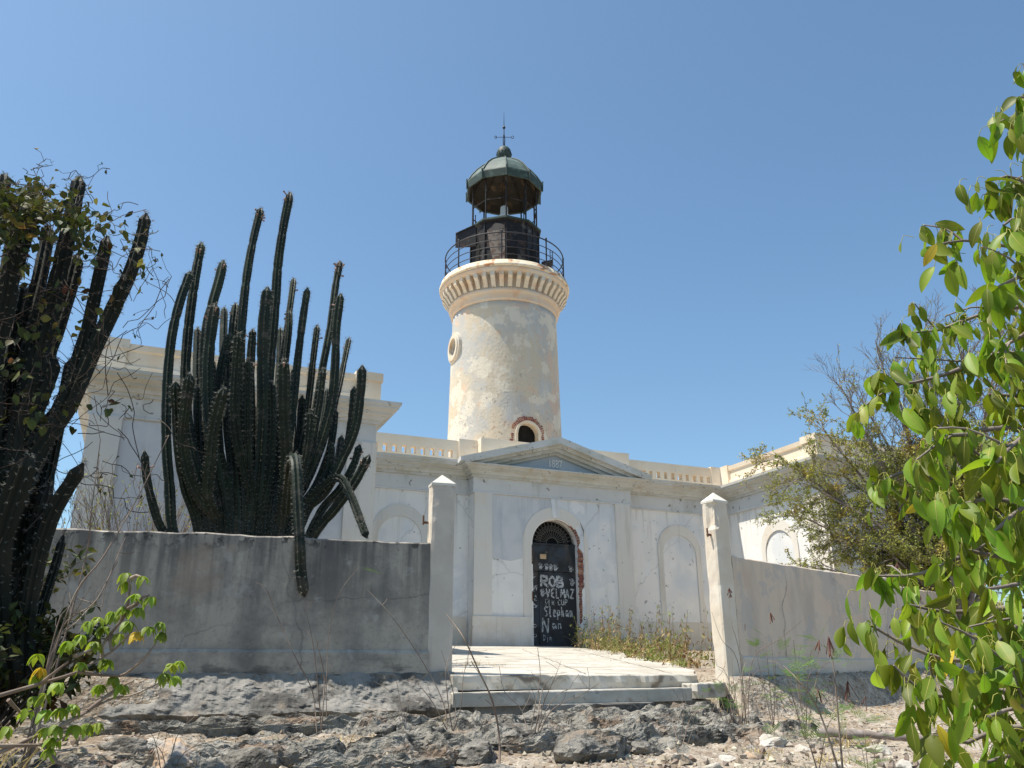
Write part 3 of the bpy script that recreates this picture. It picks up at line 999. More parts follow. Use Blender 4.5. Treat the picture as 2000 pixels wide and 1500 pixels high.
dr = MB()
dr.lathe([(1.22, 11.37), (1.22, 11.45), (1.17, 11.47), (1.17, 13.26), (1.22, 13.28), (1.24, 13.33)], TX, TY, 10, A0, smooth=False)
for k in range(10):                                # seams and window boards of the plates
    for f in (0.0, .5):
        p0, p1 = Vector(deca(1.178, 11.45, k)), Vector(deca(1.178, 11.45, k + 1))
        p = p0.lerp(p1, f)
        dr.tube([p, p + Vector((0, 0, 1.82))], .028 if f == 0 else .014, 6)
    p0, p1 = Vector(deca(1.175, 12.35, k)), Vector(deca(1.175, 12.35, k + 1))
    dr.tube([p0, p1], .014, 5)
lbuild(dr, "drum", IRONB)
op = MB()                                          # broken plates: dark hole and hanging sheets in the front right faces
for k, z0, z1, f0, f1 in ((0, 11.5, 12.3, .12, .46), (1, 11.6, 12.5, .3, .7), (8, 11.6, 12.6, .3, .66)):
    p0, p1 = Vector(deca(1.185, 0, k)), Vector(deca(1.185, 0, k + 1))
    a, b = p0.lerp(p1, f0), p0.lerp(p1, f1)
    nrm = Vector(((a.x + b.x) / 2 - TX, (a.y + b.y) / 2 - TY, 0)).normalized() * .008
    op.add([tuple(a + nrm + Vector((0, 0, z0))), tuple(b + nrm + Vector((0, 0, z0))), tuple(b + nrm + Vector((0, 0, z1))), tuple(a + nrm + Vector((0, 0, z1)))], [(0, 1, 2, 3)])
lbuild(op, "missing_plate", DARK)
fl = MB()
fl.lathe([(1.20, 13.32), (1.27, 13.33), (1.27, 13.39), (.3, 13.42)], TX, TY, 10, A0, smooth=False)
lbuild(fl, "sill_flange", COPPERD)
pt = MB()                                          # one plate carries a paler, rust-toned patch
p0, p1 = Vector(deca(1.19, 0, 9)), Vector(deca(1.19, 0, 0))
nrm = Vector(((p0.x + p1.x) / 2 - TX, (p0.y + p1.y) / 2 - TY, 0)).normalized() * .006
pt.add([tuple(p0.lerp(p1, f) + nrm + Vector((0, 0, z))) for f, z in ((.12, 12.95), (.30, 12.1), (.45, 11.75), (.62, 11.62), (.90, 11.55), (.93, 12.3), (.92, 13.1), (.5, 13.2))], [tuple(range(8))])
lbuild(pt, "pale_plate", mat("pale_rusty_plate", (.20, .17, .145), [((.10, .05, .035), 5, .48, .60, .8, 4), ((.05, .045, .042), 3, .52, .62, .8, 4)], rough=.8))
po = MB()
for k in range(10):
    po.tube([deca(1.12, 13.38, k), deca(1.12, 15.0, k)], .027, 6)
    po.tube([deca(1.12, 14.15, k), deca(1.12, 14.15, k + 1)], .020, 5)
    if k % 3 == 1:                                 # remains of an inner frame
        po.tube([deca(1.02, 13.38, k), deca(1.02, 14.3, k)], .018, 5)
lbuild(po, "glazing_bars", IRONB)
dm = MB()
dp = [(1.30, 15.2), (1.16, 15.45), (.98, 15.70), (.76, 15.93), (.52, 16.12), (.25, 16.27)]
dm.lathe(dp, TX, TY, 10, A0, smooth=False)
lbuild(dm, "dome", COPPER)
ea = MB()
ea.lathe([(1.285, 14.895), (1.325, 14.89), (1.345, 15.15), (1.33, 15.20), (1.28, 15.2), (1.25, 14.91)], TX, TY, 10, A0, smooth=False, close=True)
for k in range(10):
    pts = [deca(r + .015, z + .01, k) for r, z in dp]
    ea.tube(pts, .022, 6)
    ea.tube([deca(1.35, 14.86, k), deca(1.36, 15.24, k)], .026, 5)
lbuild(ea, "eave_band", COPPERD)
ce = MB()
ce.lathe([(1.26, 14.9), (1.2, 15.2), (1.0, 15.55), (.7, 15.85), (.02, 16.1)], TX, TY, 10, A0, smooth=False)
lbuild(ce, "ceiling", CEIL)
rb = MB()
for k in range(10):
    rb.tube([deca(1.12, 14.95, k), deca(.98, 15.45, k), deca(.5, 15.9, k), deca(.05, 16.05, k)], .016, 4)
lbuild(rb, "ceiling_ribs", IRON)
vb = MB()
vb.lathe([(.30, 16.24), (.26, 16.30), (.21, 16.33), (.21, 16.38), (.25, 16.42), (.265, 16.52), (.26, 16.60), (.235, 16.72), (.18, 16.81), (.09, 16.87), (.03, 16.89)], TX, TY, 24)
lbuild(vb, "vent_ball", COPPERD)
vh = MB()
for k in range(14):
    a = 2 * pi * k / 14
    vh.tube([(TX + .262 * cos(a), TY + .262 * sin(a), 16.53), (TX + .262 * cos(a), TY + .262 * sin(a), 16.60)], .016, 5)
lbuild(vh, "vent_hole", DARK)
wv = MB()
wv.tube([(TX, TY, 16.85), (TX, TY, 17.75), (TX, TY, 18.35)], [.022, .014, .004], 6)
for s in (-1, 1):
    wv.tube([(TX + s * .03, TY, 16.95), (TX + s * .045, TY, 17.2), (TX, TY, 17.5)], .008, 4)
wv.lathe([(.0, 17.62), (.05, 17.67), (.055, 17.7), (.03, 17.75), (0, 17.77)], TX, TY, 10)
ax = Vector((cos(CF + pi / 2), sin(CF + pi / 2), 0))
for s in (-1, 1):
    wv.tube([Vector((TX, TY, 17.29)), Vector((TX, TY, 17.29)) + ax * .26 * s], .010, 5)
c_ = Vector((TX, TY, 17.29)) + ax * .30
wv.tube([c_ + ax * .045 * cos(a * pi / 6) + Vector((0, 0, .055 * sin(a * pi / 6))) for a in range(13)], .011, 5)
c_ = Vector((TX, TY, 17.29)) - ax * .30
for zz in (-.05, .0, .05):
    wv.tube([c_ - ax * .03 + Vector((0, 0, zz)), c_ + ax * .035 + Vector((0, 0, zz))], .010, 4)
wv.tube([c_ - ax * .03 + Vector((0, 0, .05)), c_ - ax * .03 + Vector((0, 0, .0))], .010, 4)
wv.tube([c_ + ax * .03 + Vector((0, 0, -.05)), c_ + ax * .03 + Vector((0, 0, .05))], .010, 4)
lbuild(wv, "weather_vane", RAILM)
lp = MB()
lp.lathe([(.06, 13.4), (.06, 13.9), (.16, 13.92), (.165, 14.12), (.135, 14.2), (.135, 14.42), (.10, 14.47), (0.001, 14.48)], TX, TY, 20)
lbuild(lp, "beacon_lamp", GLASSW)
ht = MB()                                          # iron hatch leaf standing open on the left of the drum
left = -ax if (-ax).dot(_r) < 0 else ax
hc = Vector((TX, TY, 0)) + left * 1.08 + Vector((cos(CF), sin(CF), 0)) * .30
fwdv = Vector((cos(CF), sin(CF), 0))
a_, b_ = hc - left * .15, hc + left * .52
for (p, q) in ((a_, b_),):
    th = fwdv * .03
    v = [p + fwdv * .36 - th, q + fwdv * .28 - th, q + fwdv * .28 + th, p + fwdv * .36 + th]
    ht.add([tuple(k + Vector((0, 0, 12.58))) for k in v] + [tuple(k + Vector((0, 0, z))) for k, z in zip(v, (13.36, 13.10, 13.10, 13.36))],
           [(0, 1, 2, 3), (4, 7, 6, 5), (0, 4, 5, 1), (1, 5, 6, 2), (2, 6, 7, 3), (3, 7, 4, 0)], 1)
    v = [p + fwdv * .42, q + fwdv * .34, q - fwdv * .45, p - fwdv * .45]
    ht.add([tuple(k + Vector((0, 0, z))) for k, z in zip(v, (13.36, 13.06, 13.12, 13.42))] + [tuple(k + Vector((0, 0, z + .03))) for k, z in zip(v, (13.36, 13.06, 13.12, 13.42))],
           [(0, 1, 2, 3), (4, 7, 6, 5), (0, 4, 5, 1), (1, 5, 6, 2), (2, 6, 7, 3), (3, 7, 4, 0)], 0)
lbuild(ht, "open_hatch", [IRONB, IRON])
br_ = MB()
hc = Vector((TX, TY, 0)) - left * 1.22 + fwdv * .25
v = [hc - left * .0 + fwdv * .25, hc - left * .36 + fwdv * .25, hc - left * .36 - fwdv * .3, hc - left * .0 - fwdv * .3]
br_.add([tuple(k + Vector((0, 0, z))) for k, z in zip(v, (12.02, 12.12, 12.12, 12.02))] + [tuple(k + Vector((0, 0, z))) for k, z in zip(v, (12.10, 12.18, 12.18, 12.10))],
        [(0, 3, 2, 1), (4, 5, 6, 7), (0, 1, 5, 4), (1, 2, 6, 5), (2, 3, 7, 6), (3, 0, 4, 7)])
lbuild(br_, "side_bracket", IRON)


# ------------------------------------------------------------------ walls, gate posts, path
def slab_along(mb, p0, p1, z0a, z0b, z1a, z1b, back, front=0.0, nseg=1, jit=0.0, mi=0, cham=.018):
    """upright wall from p0 to p1 (plan), its front face along the line, thickness 'back' behind it"""
    p0, p1 = Vector(p0), Vector(p1)
    d = (p1 - p0).normalized()
    nrm = Vector((-d.y, d.x))
    for i in range(nseg):
        a, b = i / nseg, (i + 1) / nseg
        v = []
        for t, in ((a,), (b,)):
            p = p0.lerp(p1, t)
            za, zb = z0a + (z0b - z0a) * t, z1a + (z1b - z1a) * t + jit * fbm(t * 23, 1.3, 0, 3)
            f_, k_ = p - nrm * front, p + nrm * back
            g_ = f_ + nrm * cham * 1.1
            v += [(f_.x, f_.y, za), (k_.x, k_.y, za), (k_.x, k_.y, zb), (g_.x, g_.y, zb), (f_.x, f_.y, zb - cham)]
        fs = [(0, 5, 9, 4), (4, 9, 8, 3), (3, 8, 7, 2), (1, 2, 7, 6), (0, 1, 6, 5)]
        if i == 0:
            fs.append((0, 4, 3, 2, 1))
        if i == nseg - 1:
            fs.append((5, 6, 7, 8, 9))
        mb.add(v, fs, mi)


WH = radians(-5.863)
WD = Vector((cos(WH), sin(WH)))
W0 = Vector((-6.245, -9.401))
WL = W0 - WD * 9.0
lw = MB()
slab_along(lw, WL, W0, -1.0, -1.0, .885, .89, .28, 0, 90, .022)
leftwall = empty("courtyard_wall", (W0.x, W0.y, -.9), "mould streaked dark grey courtyard wall left of the gate, below the big cactus", "wall")
lw.build("wall_face", OLDWALL, leftwall)
lp_ = MB()
slab_along(lp_, WL, W0, -.67, -.67, -.405, -.405, .02, .045, 60, .006, 0, .034)
lp_.build("base_course", OLDWALL, leftwall)
ft = MB()
NS, NR = 460, 36
v = []
for i in range(NS + 1):
    t = i / NS
    p = WL.lerp(W0 + WD * .32, t)
    for j in range(NR + 1):
        s = j / NR
        out = .05 + .46 * s ** 1.1
        z = -.655 - .48 * s ** .9
        if s > .86:                                # undercut lip
            out -= (s - .86) * 1.6
            z -= (s - .86) * .5
        a = fbm(t * 40, s * 2.3, 5, 5)
        b = fbm(t * 130, s * 9, 8, 4)
        out += .045 * a + .012 * b + .030 * (noise.ridged_multi_fractal(Vector((p.x * 3.2, s * 2.6, 1)), .9, 2.2, 5, 1.0, 2.0) - 1.2) - .07 * max(0, fbm(p.x * 2.4, s * 2.8 + 7, 3, 3) - .30)
        z += .03 * fbm(t * 30, s * 3, 3, 4)
        if j == 0:
            out, z = .036, -.652 + .012 * a
        v.append((p.x + WD.y * out, p.y - WD.x * out, z))
ft.add(v, [(i * (NR + 1) + j, (i + 1) * (NR + 1) + j, (i + 1) * (NR + 1) + j + 1, i * (NR + 1) + j + 1) for i in range(NS) for j in range(NR)], 0, False)
ft.build("rough_footing", FOOT, leftwall)

RH = radians(17.6)
RD = Vector((cos(RH), sin(RH)))
R0 = Vector((-1.93, -9.83))
R1 = R0 + RD * 4.35
R2 = R1 + RD * 5.5
rightwall = empty("courtyard_wall", (R0.x, R0.y, -.7), "tan rendered courtyard wall right of the gate, running back behind the leafy branches", "wall")
rw = MB()
slab_along(rw, R0, R1, -1.0, -1.0, .885, .87, .25, 0, 40, .012)
slab_along(rw, R1 + RD * .01, R2, -1.0, -1.0, .79, .76, .25, .0, 40, .02)
slab_along(rw, R1 - RD * .05, R1 + RD * .25, .60, .60, .905, .905, .26, .012, 1)
rw.build("wall_face", TANWALL, rightwall)
rp = MB()
slab_along(rp, R0 + RD * .02, R2, -1.0, -1.0, -.47, -.47, .02, .03, 40, .01)
rp.build("base_course", POSTG, rightwall)


def post(c, head, w, d, z0, z1, zt, m, name_label, chip, side_m):
    root = empty("gate_post", (c.x, c.y, z0), name_label, "gate post", "square gate posts with pyramid caps")
    mb = MB()
    dx = Vector((cos(head), sin(head)))
    dy = Vector((-sin(head), cos(head)))
    n, rows = 6, 44
    ringv = []
    for side in range(4):
        for k in range(n):
            t = k / n
            if side == 0:
                q = (-w / 2 + w * t, -d / 2)
            elif side == 1:
                q = (w / 2, -d / 2 + d * t)
            elif side == 2:
                q = (w / 2 - w * t, d / 2)
            else:
                q = (-w / 2, d / 2 - d * t)
            ringv.append(q)
    v = []
    R_ = len(ringv)
    for r in range(rows + 1):
        s = r / rows
        z = z0 + (z1 - z0) * s
        for i, (a, b) in enumerate(ringv):
            tap = 1.0 + (1 - s) * .02
            corner = i % n == 0
            e = .006 * fbm(a * 9, b * 9, z * 3, 3)
            if corner:
                e -= .014 + .016 * max(0, fbm(i, z * 3.3, 2.0, 3))
            if chip and i in (0, 1, R_ - 1, R_ - 2, R_ - 3) and chip[0] < z < chip[1]:
                e -= chip[2] * (.5 + .5 * fbm(z * 4, 3.1, i * .2, 2))
            l = hypot(a, b)
            a2, b2 = a * tap + a / l * e, b * tap + b / l * e
            p = Vector((c.x, c.y)) + dx * a2 + dy * b2
            v.append((p.x, p.y, z))
    mb.add(v, [(r * R_ + i, r * R_ + (i + 1) % R_, (r + 1) * R_ + (i + 1) % R_, (r + 1) * R_ + i) for r in range(rows) for i in range(R_)], 0, False)
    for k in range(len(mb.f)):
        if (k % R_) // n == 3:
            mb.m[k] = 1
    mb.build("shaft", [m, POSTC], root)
    cp = MB()
    ov = .002
    pts = [(-w / 2 - ov, -d / 2 - ov), (w / 2 + ov, -d / 2 - ov), (w / 2 + ov, d / 2 + ov), (-w / 2 - ov, d / 2 + ov)]
    lo, hi = [], []
    for a, b in pts:
        p = Vector((c.x, c.y)) + dx * a + dy * b
        lo.append((p.x, p.y, z1 - .02))
        hi.append((p.x, p.y, z1 + .012))
    apex = (c.x, c.y, zt)
    cp.add(lo + hi + [apex], [(3, 2, 1, 0), (0, 1, 5, 4), (1, 2, 6, 5), (2, 3, 7, 6), (3, 0, 4, 7), (4, 5, 8), (5, 6, 8), (6, 7, 8), (7, 4, 8)])
    cp.build("pyramid_cap", CAPW, root)
    hg = MB()
    p = Vector((c.x, c.y)) - dx * (w / 2 - .01) + dy * (-d * .1 if side_m else d * .25)
    p = Vector((p.x, p.y, 1.17))
    D3 = Vector((dx.x, dx.y, 0))
    hg.tube([p, p - D3 * .085], .017, 6)
    hg.tube([p - D3 * .075 + Vector((0, 0, -.03)), p - D3 * .075 + Vector((0, 0, .09))], .013, 6)
    hg.build("hinge_pin", mat_rust, root)
    return root


mat_rust = mat("rusty_iron", (.16, .08, .045), [((.05, .04, .04), 20, .5, .65, .8, 3)], rough=.8)
pc = Vector((-6.09, -9.41 + .09))
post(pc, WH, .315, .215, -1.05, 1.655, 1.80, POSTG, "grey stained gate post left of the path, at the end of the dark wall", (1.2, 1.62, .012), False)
pc2 = Vector((-2.085, -9.74))
post(pc2, radians(9), .29, .24, -.95, 1.655, 1.80, POSTC, "cream gate post right of the path with a chipped upper corner", (1.28, 1.60, .055), True)

# path: one sloping worn slab, then two broken steps
def zpath(x, y):
    return -.695 + (y + 9.7) * .0742


pa = MB()
poly = [(-6.0, -9.62), (-2.62, -9.76), (-2.45, -9.45), (-2.05, -8.9), (-1.75, -8.1), (-1.25, -7.2), (-1.0, -6.2), (-.35, -4.6), (.30, -2.8), (.10, -1.35), (.25, by - .09), (-4.4, by - .09), (-6.0, -5.0)]
path_poly = poly
cr = mat("slab_joint", (.30, .26, .21), rough=.95)
cj = MB()
random.seed(2)
for y in (-8.2, -6.3, -4.2, -2.2):                  # joints and cracks in the slab
    x, xs = -5.4 + (y + 9) * .25, []
    while x < -1.6 + (y + 8.2) * .27:
        xs.append((x, y + .05 * fbm(x * 2, y, 0, 3)))
        x += .12
    for (a, b), (c, d) in zip(xs[:-1], xs[1:]):
        w = .010 + .006 * random.random()
        cj.add([(a, b - w, zpath(a, b - w) + .004), (c, d - w, zpath(c, d - w) + .004), (c, d + w, zpath(c, d + w) + .004), (a, b + w, zpath(a, b + w) + .004)], [(0, 1, 2, 3)])
for x0 in (-4.2, -2.9):
    pts = [(x0 + (y + 9.7) * .32 + .05 * fbm(y * 2, x0, 0, 3), y) for y in [-9.5 + .15 * k for k in range(int(7.6 / .15))]]
    for (a, b), (c, d) in zip(pts[:-1], pts[1:]):
        if c > .0:
            break
        w = .010
        cj.add([(a - w, b, zpath(a, b) + .004), (a + w, b, zpath(a, b) + .004), (c + w, d, zpath(c, d) + .004), (c - w, d, zpath(c, d) + .004)], [(0, 1, 2, 3)])
tag(cj.build("path_joints", cr), kind="structure")


def rough_step(poly, z1, z0, name, m, amp, tilt=0.0, zf=None):
    """broken slab: outline subdivided and roughened, with rounded worn edges"""
    P = []
    for i in range(len(poly)):
        a, b = Vector(poly[i]), Vector(poly[(i + 1) % len(poly)])
        k = max(1, int((b - a).length / .06))
        P += [a.lerp(b, t / k) for t in range(k)]
    mb = MB()
    n = len(P)
    c = sum(P, Vector((0, 0))) / n
    lv = []
    for s, z in ((.0, z1), (1, z1 - .012), (1, (z1 + z0) / 2), (.75, z0)):
        for i, p in enumerate(P):
            dirv = (p - c).normalized()
            base_ = zf(p.x, p.y) if zf else 0.0
            e = (-.012 if s == 0 else 0) + amp * fbm(p.x * 6, p.y * 6, z * 9, 4) - (1 - s) * (.02 if s else 0)
            q = p + dirv * e
            lv.append((q.x, q.y, base_ + z + tilt * (q.x - c.x) + (amp * .25 * fbm(p.x * 4, p.y * 4, 1, 3))))
    fs = [tuple(range(n))]
    for r in range(3):
        fs += [(r * n + i, (r + 1) * n + i, (r + 1) * n + (i + 1) % n, r * n + (i + 1) % n) for i in range(n)]
    mb.add(lv, fs)
    return tag(mb.build(name, m), kind="structure")


rough_step(path_poly, 0.0, -.17, "path", SLAB, .034, 0.0, zpath)
rough_step([(-6.15, -10.05), (-3.35, -10.17), (-2.95, -10.10), (-2.9, -9.66), (-6.0, -9.56)], -.868, -1.02, "step", SLAB, .018, .010)
rough_step([(-6.15, -10.0), (-3.4, -10.1), (-2.6, -10.0), (-2.5, -9.6), (-6.0, -9.5)], -1.0, -1.32, "step_base", FOOT, .04)
rough_step([(-5.2, -10.33), (-3.75, -10.42), (-3.55, -10.15), (-3.5, -9.9), (-5.2, -9.9)], -1.015, -1.12, "step_ledge", FOOT, .05)
def ledge(cx, cy, rx, ry, h, rot, seed, lift=.03):
    """weathered shelf of bedrock: flat broken top, ragged outline, undercut foot"""
    bm = bmesh.new()
    bmesh.ops.create_icosphere(bm, subdivisions=5, radius=1)
    V = []
    z0 = gz(cx, cy) + lift
    for vv in bm.verts:
        p = vv.co
        a = atan2(p.y, p.x)
        q = Vector((cos(a) * 1.3, sin(a) * 1.3, seed * 3.7))
        k = 1 + .34 * noise.fractal(q, .8, 2.2, 4) + .10 * noise.fractal(q * 4, .8, 2.2, 3)
        sq = max(abs(p.x), abs(p.y)) ** .35 if max(abs(p.x), abs(p.y)) > .02 else 0
        x, y = p.x * k * rx, p.y * k * ry
        z = max(-1.2, min(.50, p.z * 1.0)) * h
        if p.z > .25:
            w = Vector((x * 2.2 + seed * 5, y * 3.4, 1.0))
            st_ = noise.fractal(w, .9, 2.2, 4)
            z += .055 * math.floor(st_ * 3.2) / 1.6 + .030 * (noise.ridged_multi_fractal(w * 2.4, .9, 2.2, 4, 1.0, 2.0) - 1.1)
            z -= .10 * max(0, noise.fractal(w * 1.2 + Vector((9, 2, 0)), .9, 2.0, 3) - .32)
        n_ = noise.fractal(Vector((x * 9, y * 9, p.z * 4 + seed)), .8, 2.2, 3)
        x += .022 * n_
        z += .012 * n_
        V.append((cx + x * cos(rot) - y * sin(rot), cy + x * sin(rot) + y * cos(rot), z0 + z))
    bm.verts.index_update()
    F = [[w.index for w in f.verts] for f in bm.faces]
    bm.free()
    mb = MB()
    mb.add(V, F, 0, False)
    return tag(mb.build("bedrock_ledge", BEDROCK), kind="structure")


for k, (cx, cy, rx, ry, h, rot) in enumerate(((-7.3, -10.30, 1.5, .26, .16, -.08), (-9.4, -10.25, 1.0, .24, .15, -.1), (-5.5, -10.62, .9, .30, .20, .05), (-4.3, -10.72, .85, .32, .22, -.1), (-3.3, -10.55, .5, .25, .2, .1),
                                              (-4.9, -11.40, 1.05, .45, .26, -.05), (-3.6, -11.2, .6, .32, .18, .2), (-6.9, -11.95, .75, .36, .20, 0), (-5.6, -12.15, .9, .38, .24, .1),
                                              (-4.3, -12.0, .65, .34, .2, -.2), (-8.7, -12.3, .8, .34, .2, -.1), (-7.6, -12.75, .7, .3, .18, .2))):
    ledge(cx, cy, rx, ry, h, rot, k + 1)
rough_step([(-2.88, -10.12), (-2.38, -10.02), (-2.2, -9.8), (-2.3, -9.62), (-2.87, -9.68)], -.80, -.98, "kerb", SLAB, .03, .02)


# ------------------------------------------------------------------ cacti
def smooth_path(pts, step):
    """Catmull-Rom through the points, resampled"""
    P = [pts[0] * 2 - pts[1]] + list(pts) + [pts[-1] * 2 - pts[-2]]
    out = []
    for i in range(1, len(P) - 2):
        n = max(1, int((P[i + 1] - P[i]).length / step))
        for k in range(n):
            t = k / n
            a, b, c, d = P[i - 1], P[i], P[i + 1], P[i + 2]
            out.append(.5 * ((2 * b) + (c - a) * t + (2 * a - 5 * b + 4 * c - d) * t * t + (3 * b - a - 3 * c + d) * t ** 3))
    out.append(P[-2])
    return out


def cactus_stem(parent, base_to_tip, r, ribs=8, skin=CACT, flowers=0, thick_base=0.0, dens=.048, sp=.036):
    P = smooth_path(base_to_tip, .07)
    n = ribs * 2
    mb = MB()
    L = sum((b - a).length for a, b in zip(P[:-1], P[1:]))
    t0 = (P[1] - P[0]).normalized()
    nx = t0.cross(Vector((.3, 1, .1))).normalized()
    v, run, prev = [], 0, P[0]
    seglen = random.uniform(.55, 1.1)
    frames = []
    for i, p in enumerate(P):
        run += (p - prev).length
        prev = p
        t = (P[min(i + 1, len(P) - 1)] - P[max(0, i - 1)]).normalized()
        nx = (nx - t * nx.dot(t)).normalized()
        ny = t.cross(nx)
        left_ = L - run
        rr = r * (1 + thick_base * (1 - run / L)) * (1 + .05 * fbm(run * 2.2, r * 50, P[0].x, 2))
        rr *= 1 - .13 * max(0, 1 - abs(((run + P[0].y * 3) % seglen) / seglen - .5) / .10)
        tipf = 1 if left_ > r * 1.6 else math.sqrt(max(.02, 1 - (1 - left_ / (r * 1.6)) ** 2))
        rr *= tipf
        frames.append((p, t, nx.copy(), ny.copy(), rr, run))
        for k in range(n):
            a = 2 * pi * k / n
            q = rr * (1.0 if k % 2 == 0 else .70)
            v.append(p + (nx * cos(a) + ny * sin(a)) * q)
    f = [(i * n + k, i * n + (k + 1) % n, (i + 1) * n + (k + 1) % n, (i + 1) * n + k) for i in range(len(P) - 1) for k in range(n)]
    f.append(tuple(range((len(P) - 1) * n, len(P) * n)))
    mb.add(v, f, 0, False)
    nxt = 0
    for p, t, a_, b_, rr, run in frames:              # areoles with spines along every rib
        if run < nxt:
            continue
        nxt = run + dens
        tipb = 1.5 if L - run < .35 else 1.0
        for k in range(ribs):
            a = 2 * pi * k / ribs
            o = a_ * cos(a) + b_ * sin(a)
            s_ = t.cross(o)
            c = p + o * rr * .98 + t * random.uniform(-.02, .02)
            for j in range(5 if tipb == 1 else 8):
                d = (o + s_ * random.uniform(-.9, .9) + t * random.uniform(-.7, .8)).normalized() * sp * tipb * random.uniform(.6, 1.2)
                w = (s_ * random.uniform(-1, 1) + t * random.uniform(-1, 1)).normalized() * .0014
                mb.add([c - w, c + w, c + d], [(0, 1, 2)], 1)
    p, t, a_, b_, rr, run = frames[-2]
    for k in range(flowers):                          # flower and fruit stubs round the tip
        a = random.uniform(0, 2 * pi)
        o = a_ * cos(a) + b_ * sin(a)
        q = p - t * random.uniform(0, .22) + o * r * .8
        d = (o * random.uniform(.5, 1) + t * random.uniform(.2, 1)).normalized() * random.uniform(.05, .085)
        mb.tube([q, q + d * .6, q + d], [.008, .011, .017], 6, 2)
    return mb.build("stem", [skin, SPINE, BUD], parent)


random.seed(42)
cb_ = at(490, 1060, 12.3)
CB = Vector((cb_.x, cb_.y, gz(cb_.x, cb_.y) - .05))
cactus = empty("column_cactus", CB, "huge many stemmed column cactus rising behind the dark wall, one stem hanging over it", "cactus")
# stems: tip to base in the photograph's directions, width there, range offset at tip and base
ST = [
 ([(394, 474), (380, 548), (366, 660), (362, 760), (372, 860), (402, 985)], 18, .5, 3),
 ([(372, 530), (351, 590), (335, 660), (326, 760), (325, 870), (331, 950), (338, 1040)], 17, .1, 0),
 ([(437, 508), (427, 550), (415, 592), (404, 640), (399, 710), (405, 790), (412, 880), (428, 990)], 19, .3, 2),
 ([(421, 592), (412, 650), (406, 720), (408, 800), (420, 900), (438, 1000)], 21, -.2, 4),
 ([(510, 406), (496, 462), (484, 526), (475, 600), (470, 680), (470, 780), (474, 880), (482, 1000)], 17, .6, 5),
 ([(567, 376), (554, 440), (543, 516), (538, 590), (532, 660), (525, 740), (518, 840), (508, 1000)], 18, .3, 5),
 ([(523, 560), (516, 620), (513, 700), (514, 800), (508, 900), (498, 1000)], 22, -.3, 1),
 ([(574, 543), (568, 588), (558, 660), (548, 740), (544, 860), (530, 1000)], 13, .8, 1),
 ([(566, 606), (564, 650), (556, 720), (548, 800), (538, 900), (524, 1000)], 13, .4, 2),
 ([(601, 562), (592, 620), (582, 700), (572, 800), (558, 900), (540, 1000)], 15, .2, 2),
 ([(665, 510), (656, 556), (645, 640), (630, 720), (614, 820), (596, 920), (560, 1020)], 15, .5, 6),
 ([(666, 573), (657, 640), (655, 710), (647, 790), (624, 870), (598, 930), (552, 1010)], 17, -.2, 3),
 ([(620, 635), (612, 700), (603, 780), (588, 880), (556, 1000)], 13, .5, 2),
 ([(682, 660), (672, 708), (660, 765), (640, 840), (602, 940), (560, 1010)], 12, .9, 1),
 ([(708, 713), (704, 770), (694, 835), (672, 890), (634, 960), (584, 1012)], 18, -.3, 0),
 ([(692, 755), (687, 810), (678, 870), (652, 930), (600, 1000)], 14, .2, 0),
 ([(722, 888), (694, 940), (654, 994), (610, 1050)], 18, -.3, 2),
 ([(703, 868), (690, 910), (664, 955), (620, 1010)], 15, .2, 2),
 ([(717, 1052), (700, 1006), (684, 965), (664, 934), (630, 950), (590, 1000)], 15, -.6, 0),
 ([(282, 880), (286, 930), (297, 980), (313, 1028), (345, 1075)], 14, -.2, 2),
 ([(343, 745), (345, 800), (350, 880), (362, 950), (385, 1020)], 18, -.5, 0),
 ([(372, 730), (362, 800), (357, 860), (370, 930), (400, 985), (430, 1020)], 19, -.7, 0),
 ([(438, 757), (421, 820), (411, 890), (404, 970), (420, 1020)], 20, -.8, 0),
 ([(468, 650), (463, 710), (459, 790), (464, 860), (479, 920), (502, 990)], 19, -.5, 0),
 ([(448, 652), (432, 720), (424, 800), (430, 890), (450, 990)], 17, .2, 0),
 ([(494, 642), (489, 720), (490, 810), (488, 900), (482, 1000)], 16, .0, 2),
 ([(461, 592), (454, 650), (450, 740), (454, 860), (464, 1000)], 16, .5, 1),
 ([(555, 702), (555, 800), (559, 880), (558, 950), (548, 1030)], 22, -.7, 2),
 ([(590, 773), (585, 860), (565, 960), (530, 1030)], 16, .3, 0),
 ([(648, 866), (640, 920), (604, 990), (550, 1040)], 16, .1, 0),
 ([(386, 752), (386, 830), (394, 920), (420, 1020)], 16, .3, 1),
 ([(529, 745), (530, 840), (524, 930), (508, 1020)], 18, -.1, 0),
 ([(608, 800), (600, 880), (580, 960), (540, 1030)], 15, -.2, 0),
 ([(414, 700), (414, 800), (424, 900), (446, 1010)], 16, .6, 0),
 ([(574, 720), (572, 800), (566, 890), (540, 1010)], 15, .9, 0),
 ([(640, 760), (628, 840), (604, 920), (556, 1010)], 14, .9, 0),
 ([(362, 860), (370, 930), (392, 1000), (430, 1040)], 16, .6, 0),
 ([(505, 790), (506, 880), (502, 960), (494, 1040)], 18, .7, 0),
 ([(386, 640), (384, 740), (392, 860), (420, 1000)], 15, .8, 2), ([(438, 600), (436, 700), (442, 820), (460, 990)], 15, .9, 1), ([(486, 700), (484, 800), (486, 900), (490, 1000)], 15, -.4, 1), ([(548, 640), (544, 740), (536, 860), (518, 1000)], 14, .9, 0),
 ([(610, 705), (602, 790), (584, 890), (548, 1010)], 13, .7, 1), ([(632, 720), (622, 800), (600, 900), (556, 1010)], 13, -.1, 0), ([(350, 820), (356, 900), (376, 970), (414, 1030)], 15, .2, 0), ([(656, 800), (646, 870), (616, 950), (566, 1020)], 14, .4, 0),
 ([(668, 850), (656, 910), (622, 970), (574, 1025)], 14, .7, 0),
]
